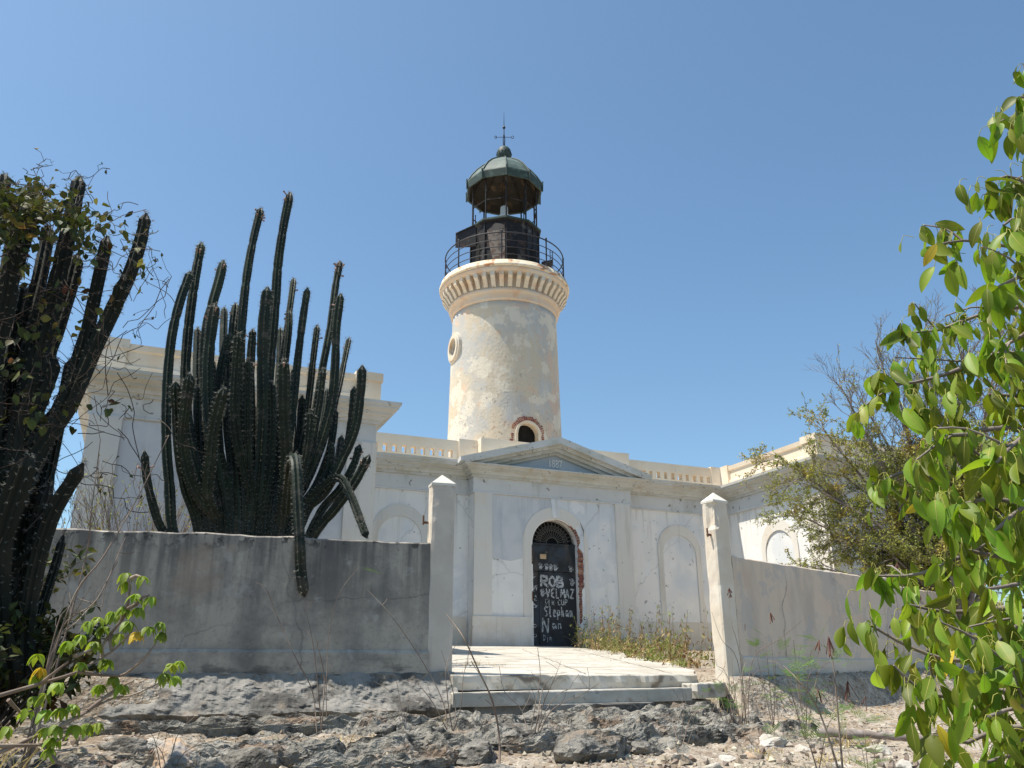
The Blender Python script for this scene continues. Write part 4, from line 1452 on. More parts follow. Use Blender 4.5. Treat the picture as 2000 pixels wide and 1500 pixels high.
for pts, w, off, fl_ in ST:
    n = len(pts)
    P = []
    for i, (u, v_) in enumerate(pts):
        t = i / (n - 1)
        P.append(at(u, v_, 12.2 + off * (1 - t) * 1.1))
    root_ = CB + Vector((P[-1].x - CB.x, P[-1].y - CB.y, 0)) * .35
    P += [P[-1].lerp(root_, .5) + Vector((0, 0, .1)), root_]
    P.reverse()
    cactus_stem(cactus, P, w / FOC * 12.9 * .49, ribs=random.choice((7, 8, 9)), flowers=fl_, thick_base=.15)
# the stem that hangs down over the wall
hp = [(560, 1000, 11.9), (566, 930, 11.4), (572, 896, 10.9), (578, 905, 10.55), (581, 962, 10.42), (585, 1052, 10.36), (588, 1115, 10.38), (595, 1166, 10.40)]
cactus_stem(cactus, [at(*p) for p in hp], 19 / FOC * 10.6 * .55, ribs=8, thick_base=.1)

random.seed(77)
nb = at(40, 1330, 6.6)
NB = Vector((nb.x - .35, nb.y, gz(nb.x, nb.y)))
cactus2 = empty("column_cactus", NB, "near black column cactus at the left edge, tangled with a leafy vine", "cactus")
NS_ = [
 ([(156, 345), (141, 420), (114, 540), (90, 640), (66, 740), (40, 830), (25, 930)], 26, .25, 1.1),
 ([(286, 416), (272, 480), (248, 548), (216, 612), (180, 690), (154, 750), (124, 810), (76, 870), (44, 930)], 22, 0, 1.5),
 ([(210, 460), (200, 510), (185, 580), (170, 650), (150, 720), (124, 800)], 22, .15, .3),
 ([(238, 542), (230, 585), (206, 640)], 22, -.1, .2),
 ([(66, 366), (47, 460), (20, 545), (-10, 640), (-30, 760), (-40, 900)], 26, .3, .8),
 ([(152, 496), (137, 560), (108, 650), (82, 730), (58, 820), (34, 920)], 24, .4, .7),
 ([(96, 440), (78, 540), (52, 640), (26, 740), (6, 860), (0, 960)], 24, .7, .6),
 ([(30, 480), (10, 600), (-14, 720), (-20, 860)], 26, -.1, .6),
 ([(163, 904), (136, 946), (108, 992), (86, 1050), (66, 1130), (50, 1230), (40, 1330)], 23, -.2, .5),
 ([(95, 946), (82, 996), (66, 1060), (50, 1150), (40, 1260), (36, 1340)], 25, .1, .5),
 ([(57, 888), (33, 954), (8, 1030), (-6, 1120), (0, 1230), (20, 1340)], 34, -.3, .3),
 ([(124, 1044), (108, 1105), (78, 1200), (56, 1290), (44, 1345)], 14, .3, .3),
 ([(170, 640), (130, 760), (84, 860), (48, 950)], 20, .6, .6),
 ([(110, 700), (70, 800), (30, 900), (10, 1000)], 26, .1, .5),
 ([(40, 400), (18, 510), (-8, 640), (-26, 770)], 24, 0.50, .5),
 ([(10, 340), (-12, 450), (-38, 580), (-56, 710)], 26, 0.80, .5),
 ([(120, 520), (98, 630), (72, 760), (54, 890)], 22, 0.70, .5),
 ([(84, 580), (62, 690), (36, 820), (18, 950)], 24, 0.20, .5),
 ([(48, 560), (26, 670), (0, 800), (-18, 930)], 26, 0.60, .5),
 ([(60, 680), (38, 790), (12, 920), (-6, 1050)], 26, 0.80, .5),
 ([(140, 700), (118, 810), (92, 940), (74, 1070)], 20, 0.50, .5),
 ([(20, 700), (-2, 810), (-28, 940), (-46, 1070)], 28, 0.50, .5),
 ([(-20, 420), (-42, 530), (-68, 660), (-86, 790)], 26, 0.20, .5),
 ([(-60, 380), (-82, 490), (-108, 620), (-126, 750)], 26, 0.40, .5),
 ([(100, 800), (78, 910), (52, 1040), (34, 1170)], 22, 0.40, .5),
 ([(-40, 560), (-62, 670), (-88, 800), (-106, 930)], 28, 0.70, .5),
]
for pts, w, off, tb_ in NS_:
    n = len(pts)
    P = [at(u, v_, 6.5 + off * (1 - i / (n - 1))) for i, (u, v_) in enumerate(pts)]
    if P[-1].z > NB.z + .5:
        P.append(P[-1].lerp(NB + Vector((-.1, 0, .9)), .6))
        P.append(NB + Vector((random.uniform(-.15, .1), random.uniform(-.1, .2), -.05)))
    P.reverse()
    cactus_stem(cactus2, P, w / FOC * 6.9 * .53, ribs=random.choice((8, 9)), skin=CACT2, thick_base=tb_ * .6, dens=.05, sp=.026)
tr = MB()
tp = [at(64, 860, 6.6), at(30, 940, 6.6), at(0, 1040, 6.6), at(-6, 1160, 6.6), NB + Vector((.05, 0, -.1))]
tr.tube(smooth_path(tp, .1), .13, 12)
tr.build("trunk", CACT2, cactus2)


# ------------------------------------------------------------------ leaves and twigs
def leaf(mb, p, d, nrm, L, W, mi=0, curl=.35, fold=.25, seg=5, blunt=False, rib=None):
    """one blade from its stalk end p along d; nrm is roughly its upper side"""
    d = d.normalized()
    s = d.cross(nrm)
    if s.length < 1e-4:
        s = d.cross(Vector((.3, .5, .8)))
    s.normalize()
    n = s.cross(d).normalized()
    v = []
    for i in range(seg + 1):
        t = i / seg
        w = W * .5 * max(.04, sin(pi * min(1, t ** .8 * .97 + .015))) ** .8
        if blunt:
            w = W * .5 * max(.02, 1 - abs(2 * (.03 + .955 * t) - 1) ** 2.3)
        c = p + d * (L * t) - n * (curl * L * t * t * .5)
        v += [c - s * w + n * (fold * w), c - n * (0), c + s * w + n * (fold * w)]
    f = []
    for i in range(seg):
        a = i * 3
        f += [(a, a + 1, a + 4, a + 3), (a + 1, a + 2, a + 5, a + 4)]
    mb.add(v, f, mi, True)
    if rib is not None:                               # pale midrib standing just proud of the blade
        v2 = []
        for i in range(seg + 1):
            c = v[i * 3 + 1] + n * .0006
            w = W * .028 * (1 - .7 * i / seg)
            v2 += [c - s * w + n * (fold * w), c + s * w + n * (fold * w)]
        mb.add(v2, [(i * 2, i * 2 + 1, i * 2 + 3, i * 2 + 2) for i in range(seg)], rib, True)


def rv(s=1.0):
    return Vector((random.uniform(-s, s), random.uniform(-s, s), random.uniform(-s, s)))


def wiggle(a, b, n, amp):
    out = []
    off = Vector((0, 0, 0))
    for i in range(n + 1):
        t = i / n
        off = off * .7 + rv(amp)
        out.append(a.lerp(b, t) + off * sin(pi * t))
    out[0], out[-1] = a, b
    return smooth_path(out, max(.02, (b - a).length / 18))


# vine over the near cactus
random.seed(9)
vine = empty("climbing_vine", NB + Vector((.2, .1, 0)), "tangled half dry vine with small green and reddish leaves over the near left cactus", "vine")
vt, vl = MB(), MB()
VC = [(-240, 420, 110, 160), (-160, 430, 90, 160), (-120, 520, 90, 90), (-240, 640, 110, 160), (-190, 640, 90, 90), (-150, 800, 90, 90), (-240, 850, 110, 160), (-120, 960, 60, 60), (20, 380, 40, 110), (0, 420, 50, 80), (95, 400, 40, 90), (30, 370, 40, 60), (95, 365, 60, 60), (150, 400, 50, 36), (70, 430, 60, 40), (20, 440, 40, 40), (150, 420, 40, 60), (170, 470, 40, 30), (40, 500, 60, 30), (110, 560, 70, 22),  # clumps left of view: unseen foliage added to shade the ground
      (200, 430, 60, 16), (260, 470, 40, 10), (160, 600, 80, 14), (40, 780, 60, 40), (90, 800, 50, 22), (60, 640, 60, 20), (230, 780, 30, 6), (260, 520, 50, 10), (20, 700, 40, 26), (130, 750, 50, 8)]
for u, v_, sp_, n in VC:
    for k in range(n):
        p = at(u + random.gauss(0, sp_ * .55), v_ + 14 + random.gauss(0, sp_ * .36), 6.2 + random.uniform(-.3, .6))
        leaf(vl, p, rv() + Vector((0, 0, -.6)), rv() + Vector((0, 0, 1)), random.uniform(.045, .085), random.uniform(.035, .06), 0, seg=3)
    for k in range(3 + n // 10):
        a = at(u + random.gauss(0, sp_ * .8), v_ + 10 + random.gauss(0, sp_ * .5), 6.2 + random.uniform(-.2, .5))
        b = at(u + random.gauss(0, sp_ * .9), v_ + random.gauss(20, sp_ * .8), 6.2 + random.uniform(-.2, .5))
        vt.tube(wiggle(a, b, 5, .05), .0026, 4)
for k in range(46):                                   # loose hanging and looping stems
    u, v_ = random.choice(((200, 640), (230, 560), (180, 760), (120, 700), (210, 720), (250, 640), (240, 840), (130, 860), (90, 620), (60, 940), (200, 560)))
    a = at(u + random.gauss(0, 45), v_ + random.gauss(0, 60), 6.2 + random.uniform(-.2, .4))
    b = a + Vector((random.gauss(0, .22), random.gauss(0, .15), random.gauss(-.15, .35)))
    vt.tube(wiggle(a, b, 5, .06), random.uniform(.0018, .0034), 4)
for (u0, v0), (u1, v1) in (((160, 770), (330, 545)), ((240, 640), (335, 540)),  ((160, 420), (270, 400)), ((220, 460), (310, 450)), ((290, 480), (300, 540)),
                           ((200, 900), (330, 940)), ((150, 940), (290, 1000)), ((60, 330), (90, 310)), ((120, 350), (215, 330)), ((40, 900), (230, 930))):
    P = wiggle(at(u0, v0, 6.25), at(u1, v1, 6.35), 9, .05)
    vt.tube(P, .003, 4)
    for q in P[4::2]:
        if random.random() < .6:
            e = q + rv(.12)
            vt.tube([q, q.lerp(e, .5) + rv(.02), e], .002, 3)
            leaf(vl, e, rv(), rv(), .035, .025, 0, seg=2)
vt.build("stem", TWIGD, vine)
vl.build("foliage", VINELEAF, vine)

# big leafy tree leaning in from the right edge, close to the eye
random.seed(15)
BR = [
 ([(2230, 640), (2080, 380), (2005, 235), (1948, 240)], 2.9), ([(2230, 700), (2080, 440), (1990, 350), (1925, 355)], 2.7), ([(2230, 760), (2080, 520), (1960, 480), (1880, 470), (1826, 480)], 2.9),
 ([(2200, 720), (2080, 640), (1990, 600), (1900, 620), (1830, 645), (1770, 650)], 3.1), ([(2200, 800), (2080, 720), (1960, 690), (1850, 730), (1760, 750), (1702, 735)], 3.0),
 ([(2200, 930), (2080, 870), (1960, 835), (1860, 850), (1790, 790)], 2.6), ([(2200, 1080), (2100, 985), (1990, 935), (1905, 885), (1830, 800)], 2.8),
 ([(2200, 960), (2080, 905), (1960, 900), (1870, 925), (1775, 920), (1703, 950)], 3.0), ([(2200, 1060), (2080, 1010), (1950, 975), (1880, 985)], 2.5),
 ([(2200, 1180), (2080, 1140), (1970, 1090), (1890, 1075), (1850, 1020)], 2.7), ([(2200, 1150), (2080, 1080), (1930, 1070), (1800, 1120), (1708, 1125)], 3.0),
 ([(2200, 1230), (2080, 1180), (1940, 1190), (1850, 1195), (1770, 1180)], 2.8), ([(2200, 1300), (2080, 1250), (1960, 1265), (1870, 1290), (1780, 1265), (1690, 1215)], 2.9),
 ([(2200, 1380), (2080, 1350), (1960, 1350), (1860, 1360), (1800, 1350), (1745, 1300)], 2.6), ([(2200, 1450), (2080, 1430), (1960, 1420), (1890, 1450), (1820, 1435)], 2.5),
 ([(2200, 760), (2100, 580), (2010, 540), (1950, 560)], 2.5), ([(2200, 860), (2100, 780), (2000, 775), (1930, 770)], 2.7), ([(2200, 1340), (2100, 1300), (2000, 1290), (1920, 1320)], 2.4),
 ([(2200, 1500), (2100, 1480), (2000, 1470), (1925, 1490)], 2.4), ([(2200, 640), (2090, 460), (1995, 425), (1960, 440)], 2.6), ([(2200, 1010), (2080, 960), (2000, 990), (1940, 1040)], 2.4),
 ([(2200, 1120), (2060, 1110), (1990, 1140), (1930, 1150)], 2.4), ([(2200, 1420), (2090, 1400), (2000, 1380), (1930, 1400)], 2.3), ([(2200, 600), (2080, 300), (2030, 200), (1990, 190)], 2.8),
 ([(2200, 800), (2060, 640), (1990, 660), (1940, 690)], 2.6), ([(2200, 880), (2060, 830), (1990, 860), (1945, 905)], 2.4), ([(2200, 1240), (2060, 1210), (1990, 1220), (1945, 1260)], 2.6),
]
tb0 = at(2330, 1250, 3.0)
TB = Vector((tb0.x, tb0.y, gz(tb0.x, tb0.y)))
btree = empty("broad_leaved_tree", TB, "bright green tree with large glossy hanging leaves filling the right edge", "tree")
bt, bl = MB(), MB()
trunk_pts = [TB + Vector((0, 0, -.05)), TB + Vector((.05, .02, .8)), TB + Vector((-.02, .05, 1.7)), TB + Vector((.08, .0, 2.8))]
bt.tube(trunk_pts, [.10, .085, .07, .03], 10)
for pts, rg in BR:
    P = [at(u, v_, rg + .25 * (1 - i / (len(pts) - 1))) for i, (u, v_) in enumerate(pts)]
    z = P[0].z
    tr_ = TB + Vector((0, 0, min(2.7, max(.25, z - TB.z - .35))))
    P = [tr_] + P
    Q = smooth_path(P, .04)
    n = len(Q)
    bt.tube(Q, [.016 * (1 - i / n) + .0032 for i in range(n)], 6)
    start = int(n * .36)
    i = start
    while i < n:
        dens = (i - start) / max(1, n - start)
        for k in range(3 if dens < .5 else 4):
            q = Q[i] + rv(.055)
            t = (Q[min(n - 1, i + 1)] - Q[i - 1]).normalized()
            o = (rv() + t * .5 + Vector((0, 0, .25))).normalized()
            pl_ = random.uniform(.025, .05)
            e1 = q + o * pl_ * .7
            e = e1 + (o * .3 + Vector((0, 0, -.7))).normalized() * pl_ * .5
            bl.tube([q, q.lerp(e1, .6) + Vector((0, 0, .004)), e1, e], .0011, 4, 2, caps=False)
            d = Vector((0, 0, -1)) + rv(.55) + o * .25
            toward = (CAM - e).normalized()
            up = (rv(1.0) + Vector((-.5, .1, .5)) + toward * .35)
            yl = random.random() < .008
            L_ = random.uniform(.045, .100)
            leaf(bl, e, d, up, L_, L_ * random.uniform(.36, .48), 1 if yl else 0, curl=random.uniform(.1, .9), fold=random.uniform(.1, .75), seg=8, blunt=True, rib=2)
        i += 1 if dens > .5 else 2
    for i in range(int(n * .24), n - 2, 5):            # side twigs, each with its own spray of leaves
        t = (Q[i + 1] - Q[i - 1]).normalized()
        d = (t * .55 + rv(.9) + Vector((0, 0, .25))).normalized()
        e = Q[i] + d * random.uniform(.10, .26) + Vector((0, 0, -.02))
        S = smooth_path([Q[i], Q[i].lerp(e, .5) + Vector((0, 0, .015)) + rv(.012), e], .03)
        bt.tube(S, [.0042 * (1 - .5 * j / len(S)) for j in range(len(S))], 4)
        for j in range(1, len(S)):
            for k in range(2):
                o = (rv() + d * .4).normalized()
                e2 = S[j] + o * .022 + Vector((0, 0, -.012))
                bl.tube([S[j], S[j].lerp(e2, .5) + Vector((0, 0, .006)), e2], .0010, 4, 2, caps=False)
                L_ = random.uniform(.040, .095)
                leaf(bl, e2, Vector((0, 0, -1)) + rv(.6) + o * .3, rv(1.0) + Vector((-.5, .1, .5)) + (CAM - e2).normalized() * .3, L_, L_ * random.uniform(.38, .50), 0, curl=random.uniform(.1, 1.0), fold=random.uniform(.1, .8), seg=6, blunt=True, rib=2)
    for k in range(3):                                # tip rosette
        leaf(bl, Q[-1], rv(.7) + Vector((0, 0, -.7)), rv() + Vector((-.3, 0, .8)), random.uniform(.06, .11), .045, 0, curl=.5, fold=.4, seg=6)
bt.build("branches", BARK, btree)
bl.build("foliage", [BIGLEAF, YELLEAF, PETIOLE], btree)


# ------------------------------------------------------------------ twiggy tree behind the right wall, and smaller shrubs
def grow(mt, ml, p, d, L, r, depth, spread, leafp, lsz, up=.12, minr=.004, lm=0, nseg=3, kids=(2, 3)):
    pts = [p]
    q, dd = p, d.normalized()
    for i in range(nseg):
        dd = (dd + rv(.16) + Vector((0, 0, up * .3))).normalized()
        q = q + dd * L / nseg
        pts.append(q)
    mt.tube(pts, [max(minr, r * (1 - .35 * i / nseg)) for i in range(nseg + 1)], 5 if r > .02 else 3, caps=False)
    if depth == 0 or depth == 1:
        for k in range(leafp):
            i = random.randint(1, nseg)
            c = pts[i] + rv(.03)
            leaf(ml, c, rv() + Vector((0, 0, -.2)), rv() + Vector((0, 0, 1)), lsz * random.uniform(.6, 1.3), lsz * .5, lm, seg=2)
    if depth == 0:
        return
    for k in range(random.randint(*kids)):
        i = random.randint(max(1, nseg - 2), nseg) if k else nseg
        nd = (dd + rv(spread) + Vector((0, 0, up))).normalized()
        grow(mt, ml, pts[i], nd, L * random.uniform(.62, .85), max(minr, r * .62), depth - 1, spread, leafp, lsz, up, minr, lm, nseg, kids)


random.seed(31)
tb1 = at(1880, 1210, 19.0)
T1 = Vector((tb1.x, tb1.y, gz(tb1.x, tb1.y) - .05))
ttree = empty("twiggy_tree", T1, "half bare twiggy tree with small olive and yellow leaves behind the right wall", "tree")
mt, ml = MB(), MB()
mt.tube([T1, T1 + Vector((-.02, .02, .5)), T1 + Vector((.02, .0, 1.0))], [.17, .14, .13], 9)
tops = [(1600, 715), (1670, 650), (1750, 610), (1840, 590), (1930, 590), (1500, 860), (1520, 960), (1560, 790), (1600, 880), (1640, 740), (1700, 700), (1760, 670), (1830, 660), (1900, 640), (1960, 650), (1560, 1060), (1650, 1010), (1720, 900), (1800, 820), (1880, 780), (1700, 1040), (1960, 780), (1600, 1000), (1780, 960), (1660, 850), (1860, 900), (1540, 900), (2040, 740), (2060, 860)]
for u, v_ in tops:
    e = at(u + 48, v_ + 50, 19.0 + random.uniform(-1.1, .5))
    s_ = T1 + Vector((0, 0, random.uniform(.5, 1.0)))
    mid = s_.lerp(e, .45) + Vector((0, 0, .25 * (e - s_).length * .4)) + rv(.2)
    Q = smooth_path([s_, mid, e], .35)
    n = len(Q)
    mt.tube(Q, [.05 * (1 - i / n) + .010 for i in range(n)], 5, caps=False)
    for i in range(int(n * .25), n):
        lowp = v_ > 780 or Q[i].z < 3.4
        for k in range(3):
            d = (Q[i] - Q[i - 1]).normalized() + rv(.8) + Vector((0, 0, .1 if not lowp else -.12))
            grow(mt, ml, Q[i], d, random.uniform(.26, .48), .011, 3, .62, 7 if lowp else (1 if random.random() < .6 else 0), .055, .10 if not lowp else -.02, .0038)
mt.build("branches", BARK, ttree)
ml.build("crown", SMALLLEAF, ttree)

random.seed(33)
d0 = at(255, 1060, 14.0)
D0 = Vector((d0.x, d0.y, gz(d0.x, d0.y)))
dsh = empty("dry_shrub", D0, "dry brownish shrub beyond the wall between the left pilaster and the cactus", "shrub")
mt, ml = MB(), MB()
for k in range(11):
    grow(mt, ml, D0 + rv(.1), Vector((random.uniform(-.45, .45), random.uniform(-.3, .3), 1)), .95, .014, 4, .42, 1, .05, .14, .0035)
mt.build("branches", TWIG, dsh)
ml.build("foliage", SMALLLEAF, dsh)

random.seed(34)
for (u, v_, rg, hh, kk, lab, lc) in ((-150, 1420, 6.3, .50, 26, "dense dark leafy bush added at the left edge to shade the lower left ground", 9), (-300, 1300, 7.6, .85, 30, "tall unseen bush added beyond the left edge to shade the left foreground", 10)):
    q = at(u, v_, rg)
    q.z = gz(q.x, q.y) - .03
    bsh = empty("shade_bush", q, lab, "bush")  # bush added for the shade it casts on the left foreground
    mt, ml = MB(), MB()
    for k in range(kk):
        grow(mt, ml, q + rv(.2) * Vector((1, 1, 0)), Vector((random.uniform(-.8, .8), random.uniform(-.8, .8), 1)), hh, .016, 3, .55, lc, .085, .12, .003)
    mt.build("branches", TWIGD, bsh)
    ml.build("foliage", VINELEAF, bsh)

# sunlit sapling low on the left
random.seed(51)
s0 = at(-60, 1450, 4.7)
S0 = Vector((s0.x, s0.y, gz(s0.x, s0.y)))
sap = empty("young_shrub", S0, "thin sunlit shrub with drooping lime green leaf clusters in the lower left corner", "shrub")
st_, sl_ = MB(), MB()
# branch and cluster directions in the photograph (enlargement of the corner: 3.75 px per px, from 1100 down)
def co_(x, y):
    return x / 3.75, 1100 + y / 3.75


SB = [[(-80, 990), (300, 880), (570, 795), (690, 720), (750, 690), (830, 640), (960, 510)], [(750, 690), (745, 610), (790, 540), (890, 420), (910, 350)], [(890, 420), (935, 300), (950, 190), (945, 110)], [(960, 110), (1000, 90), (1035, 100)],
      [(940, 330), (1000, 300), (1040, 250), (1095, 235)], [(570, 795), (760, 820), (880, 825), (960, 780), (1060, 690), (1140, 590), (1150, 560)], [(-80, 1420), (300, 1250), (440, 1190), (640, 1080), (830, 990), (950, 970), (1060, 930), (1160, 880)],
      [(640, 1080), (840, 930), (980, 860)], [(-80, 1340), (310, 1330), (420, 1300), (540, 1240)], [(440, 1190), (560, 1130), (640, 1090)], [(310, 1330), (380, 1400), (420, 1460), (520, 1490)], [(300, 880), (400, 800), (500, 720)], [(550, 680), (650, 640), (700, 620)],
      [(820, 640), (805, 560), (830, 520)], [(60, 1000), (160, 1100), (240, 1080)]]
for B in SB:
    Q = smooth_path([at(*co_(x, y), 4.6 + .12 * sin(x * .01)) for x, y in B], .05)
    n = len(Q)
    st_.tube(Q, [.0075 * (1 - i / n) + .0028 for i in range(n)], 5)
root = [S0 + Vector((0, 0, -.04)), at(-60, 1370, 4.65), at(-20, 1364, 4.6)]
st_.tube(root, .009, 6)
st_.tube([S0 + Vector((0, 0, -.04)), at(-70, 1420, 4.65), at(-21, 1478, 4.6)], .009, 6)
SC = [(930, 95, 3, 0), (1045, 120, 3, 0), (920, 160, 4, 0), (995, 250, 3, 0), (1105, 270, 2, 0), (830, 380, 6, 0), (915, 340, 4, 0), (1010, 350, 6, 0), (945, 450, 6, 0), (720, 420, 3, 0), (650, 450, 4, 0), (765, 490, 6, 0), (500, 595, 6, 0), (590, 550, 5, 0), (870, 540, 3, 0),
      (1010, 525, 4, 1), (1090, 490, 4, 0), (1175, 455, 6, 0), (1190, 530, 6, 0), (690, 600, 4, 0), (590, 750, 4, 0), (780, 730, 5, 0), (275, 690, 3, 0), (300, 790, 4, 1), (268, 850, 3, 0), (430, 900, 4, 0), (250, 1000, 4, 0), (335, 980, 3, 0), (200, 1090, 4, 0), (445, 1085, 5, 0), (540, 1060, 4, 0),
      (340, 1100, 3, 0), (730, 915, 5, 0), (890, 910, 4, 0), (835, 855, 3, 0), (1205, 830, 6, 0), (1260, 760, 4, 0), (1315, 740, 4, 0), (1290, 850, 3, 0), (50, 1220, 4, 0), (330, 1230, 4, 0), (415, 1210, 4, 0), (550, 1210, 5, 0), (640, 1200, 4, 0), (720, 1195, 4, 0), (390, 1300, 4, 0), (370, 1380, 3, 0)]
for x, y, n, m_ in SC:
    c = at(*co_(x, y - 25), 4.6 + .12 * sin(x * .01))
    n = int(n * 1.5 + 1)
    for k in range(n):
        a = 2 * pi * k / n + random.random()
        d = Vector((cos(a) * .7, sin(a) * .7, -.55)) + rv(.2)
        leaf(sl_, c, d, Vector((0, 0, 1)) + rv(.3), random.uniform(.045, .072), random.uniform(.028, .038), 1 if m_ else 0, curl=.8, fold=.3, seg=5)
st_.build("branches", TWIG, sap)
sl_.build("foliage", [YOUNG, YELLEAF], sap)


def feather(mb, p, d, L, mi=0):
    """twice-divided leaf: paired rows of tiny leaflets along side stalks"""
    d = d.normalized()
    s = d.cross(Vector((0, 0, 1)))
    s = s.normalized() if s.length > .1 else Vector((1, 0, 0))
    nn = s.cross(d).normalized()
    for k in range(5):
        t = .25 + .75 * k / 4
        for sg in (-1, 1):
            b = p + d * L * t * .7 - Vector((0, 0, .10 * L * t * t))
            dd = (d * .75 + s * sg * .75 + nn * random.uniform(-.2, .1)).normalized()
            LL = L * .42
            w = dd.cross(nn).normalized()
            for j in range(6):
                c = b + dd * LL * (j + .6) / 6
                for s2 in (-1, 1):
                    e = c + w * s2 * L * .075 + dd * L * .03
                    mb.add([c - dd * L * .012, c + dd * L * .02, e], [(0, 1, 2)], mi)


def pods(mb, p, n, L, mi=0):
    for k in range(n):
        a = random.uniform(0, 2 * pi)
        d = Vector((cos(a) * .28, sin(a) * .28, -1)) + rv(.36)
        d.normalize()
        Lk = L * random.uniform(.55, 1.1)
        w = d.cross(rv()).normalized() * Lk * .05
        n2 = d.cross(w).normalized() * .003
        v = []
        for t, ww in ((0, .2), (.15, .8), (.5, 1), (.85, .8), (1, .1)):
            c = p + d * Lk * t + Vector((.10 * sin(a), .10 * cos(a), .12)) * (Lk * t * t)
            v += [c - w * ww, c + n2, c + w * ww, c - n2]
        f = []
        for i in range(4):
            for j in range(4):
                f.append((i * 4 + j, i * 4 + (j + 1) % 4, (i + 1) * 4 + (j + 1) % 4, (i + 1) * 4 + j))
        mb.add(v, f, mi, False)


def pod_plant(label, base, stems, nfe, podpts, rng, Lf=.20, r=.006, group=None):
    """slender wild tamarind: stems given as photo directions from the base"""
    B = at(base[0], base[1], rng)
    B.z = gz(B.x, B.y) - .02
    root = empty("wild_tamarind", B, label, "plant", group)
    s_, l_, p_ = MB(), MB(), MB()
    for st in stems:
        Q = smooth_path([B] + [at(u, v_, rng + random.uniform(-.15, .15)) for u, v_ in st], .06)
        n = len(Q)
        s_.tube(Q, [r * (1 - .7 * i / n) for i in range(n)], 5)
        for k in range(nfe):
            i = random.randint(int(n * .35), n - 1)
            d = Vector((random.uniform(-1, 1), random.uniform(-1, 1), random.uniform(-.1, .7)))
            feather(l_, Q[i], d, Lf * random.uniform(.7, 1.2))
    for u, v_, n, L in podpts:
        p_ = MB()
        pods(p_, at(u, v_, rng), n, L)
        p_.build("seed_pod_bunch", POD, root)
    s_.build("stem", TWIG, root)
    if l_.v:
        l_.build("foliage", FEATHER, root)
    return root


random.seed(61)
pod_plant("tallest wild tamarind on the gravel with big red brown pods hanging below its feathery leaves", (1640, 1470), [[(1637, 1400), (1630, 1320), (1620, 1245)], [(1600, 1390), (1560, 1330), (1530, 1300)]], 7, [(1618, 1243, 9, .20), (1600, 1250, 4, .17), (1655, 1330, 6, .17), (1597, 1345, 5, .14), (1690, 1360, 2, .14)], 7.2, .26, .010)
pod_plant("low feathery green plant against the foot of the right wall", (1560, 1330), [[(1555, 1300), (1550, 1250)], [(1580, 1290), (1600, 1255)], [(1530, 1310), (1500, 1290)], [(1600, 1310), (1640, 1290)]], 7, [], 9.6, .24)
pod_plant("small dark feathery plant at the foot of the tan wall near the cream post", (1500, 1320), [[(1498, 1280), (1495, 1245)], [(1515, 1290), (1525, 1275)], [(1480, 1290), (1475, 1260)]], 6, [], 10.4, .20)
pod_plant("dry leggy stem with a dark seed head in front of the cream gate post", (1450, 1330), [[(1445, 1280), (1428, 1215), (1424, 1165)], [(1440, 1290), (1410, 1250), (1390, 1195)], [(1470, 1290), (1520, 1250), (1575, 1205)]], 0, [(1424, 1148, 12, .10), (1427, 1160, 8, .07)], 10.1, .15, .006)
pod_plant("thin dry stem with two small dark pods before the tan wall", (1512, 1335), [[(1508, 1270), (1505, 1200)]], 0, [(1504, 1196, 4, .14), (1455, 1218, 3, .10)], 10.0, .15, .004)
pod_plant("feathery green sprawling plant on pale gravel below the fallen branch", (1590, 1440), [[(1560, 1400), (1520, 1370)], [(1620, 1410), (1660, 1390)], [(1570, 1440), (1500, 1440)]], 7, [], 7.6, .20, .005)
pod_plant("small feathery seedling on the gravel under the hanging leaves", (1690, 1480), [[(1680, 1450), (1655, 1425)], [(1710, 1460), (1740, 1440)], [(1690, 1450), (1690, 1410)]], 6, [], 6.6, .17, .004)
pod_plant("green feathery weed growing out beside the broken kerb", (1420, 1350), [[(1400, 1345), (1365, 1365)], [(1440, 1330), (1470, 1315)], [(1430, 1340), (1450, 1340)], [(1390, 1370), (1350, 1395)]], 6, [], 9.6, .19, .005)
pod_plant("dark pods and leaves hanging beyond the top of the tan wall", (1760, 1260), [[(1752, 1180), (1745, 1110)], [(1770, 1180), (1790, 1150)], [(1740, 1200), (1725, 1150)]], 3, [(1752, 1100, 9, .24), (1770, 1115, 6, .22), (1748, 1205, 8, .22), (1790, 1150, 6, .2)], 11.0, .24)
pod_plant("tall thin stem carrying one feathery spray before the middle of the dark wall", (640, 1400), [[(638, 1320), (645, 1220), (665, 1155), (700, 1108)]], 0, [], 9.2, .15, .005)
fe = MB()
feather(fe, at(700, 1108, 9.2), Vector((.9, -.3, -.1)), .26)
fe.build("foliage", FEATHER, [o for o in bpy.data.objects if o.get("label", "").startswith("tall thin stem")][0])


def dry_plant(label, base, rng, stems, r=.005, tips=True):
    B = at(base[0], base[1], rng)
    B.z = gz(B.x, B.y) - .02
    root = empty("dry_stem_plant", B, label, "plant", "bare dry plants on the rocks")
    s_ = MB()
    for st in stems:
        pts = [B + rv(.03)] + [at(u, v_, rng + random.uniform(-.2, .2)) for u, v_ in st]
        Q = smooth_path(pts, .06)
        n = len(Q)
        s_.tube(Q, [r * (1 - .65 * i / n) for i in range(n)], 4)
        if tips:
            for k in range(3):
                i = random.randint(n // 3, n - 1)
                e = Q[i] + rv(.10) + Vector((0, 0, .10))
                s_.tube([Q[i], Q[i].lerp(e, .5) + rv(.012), e], r * .35, 3)
    s_.build("stem", TWIG, root)


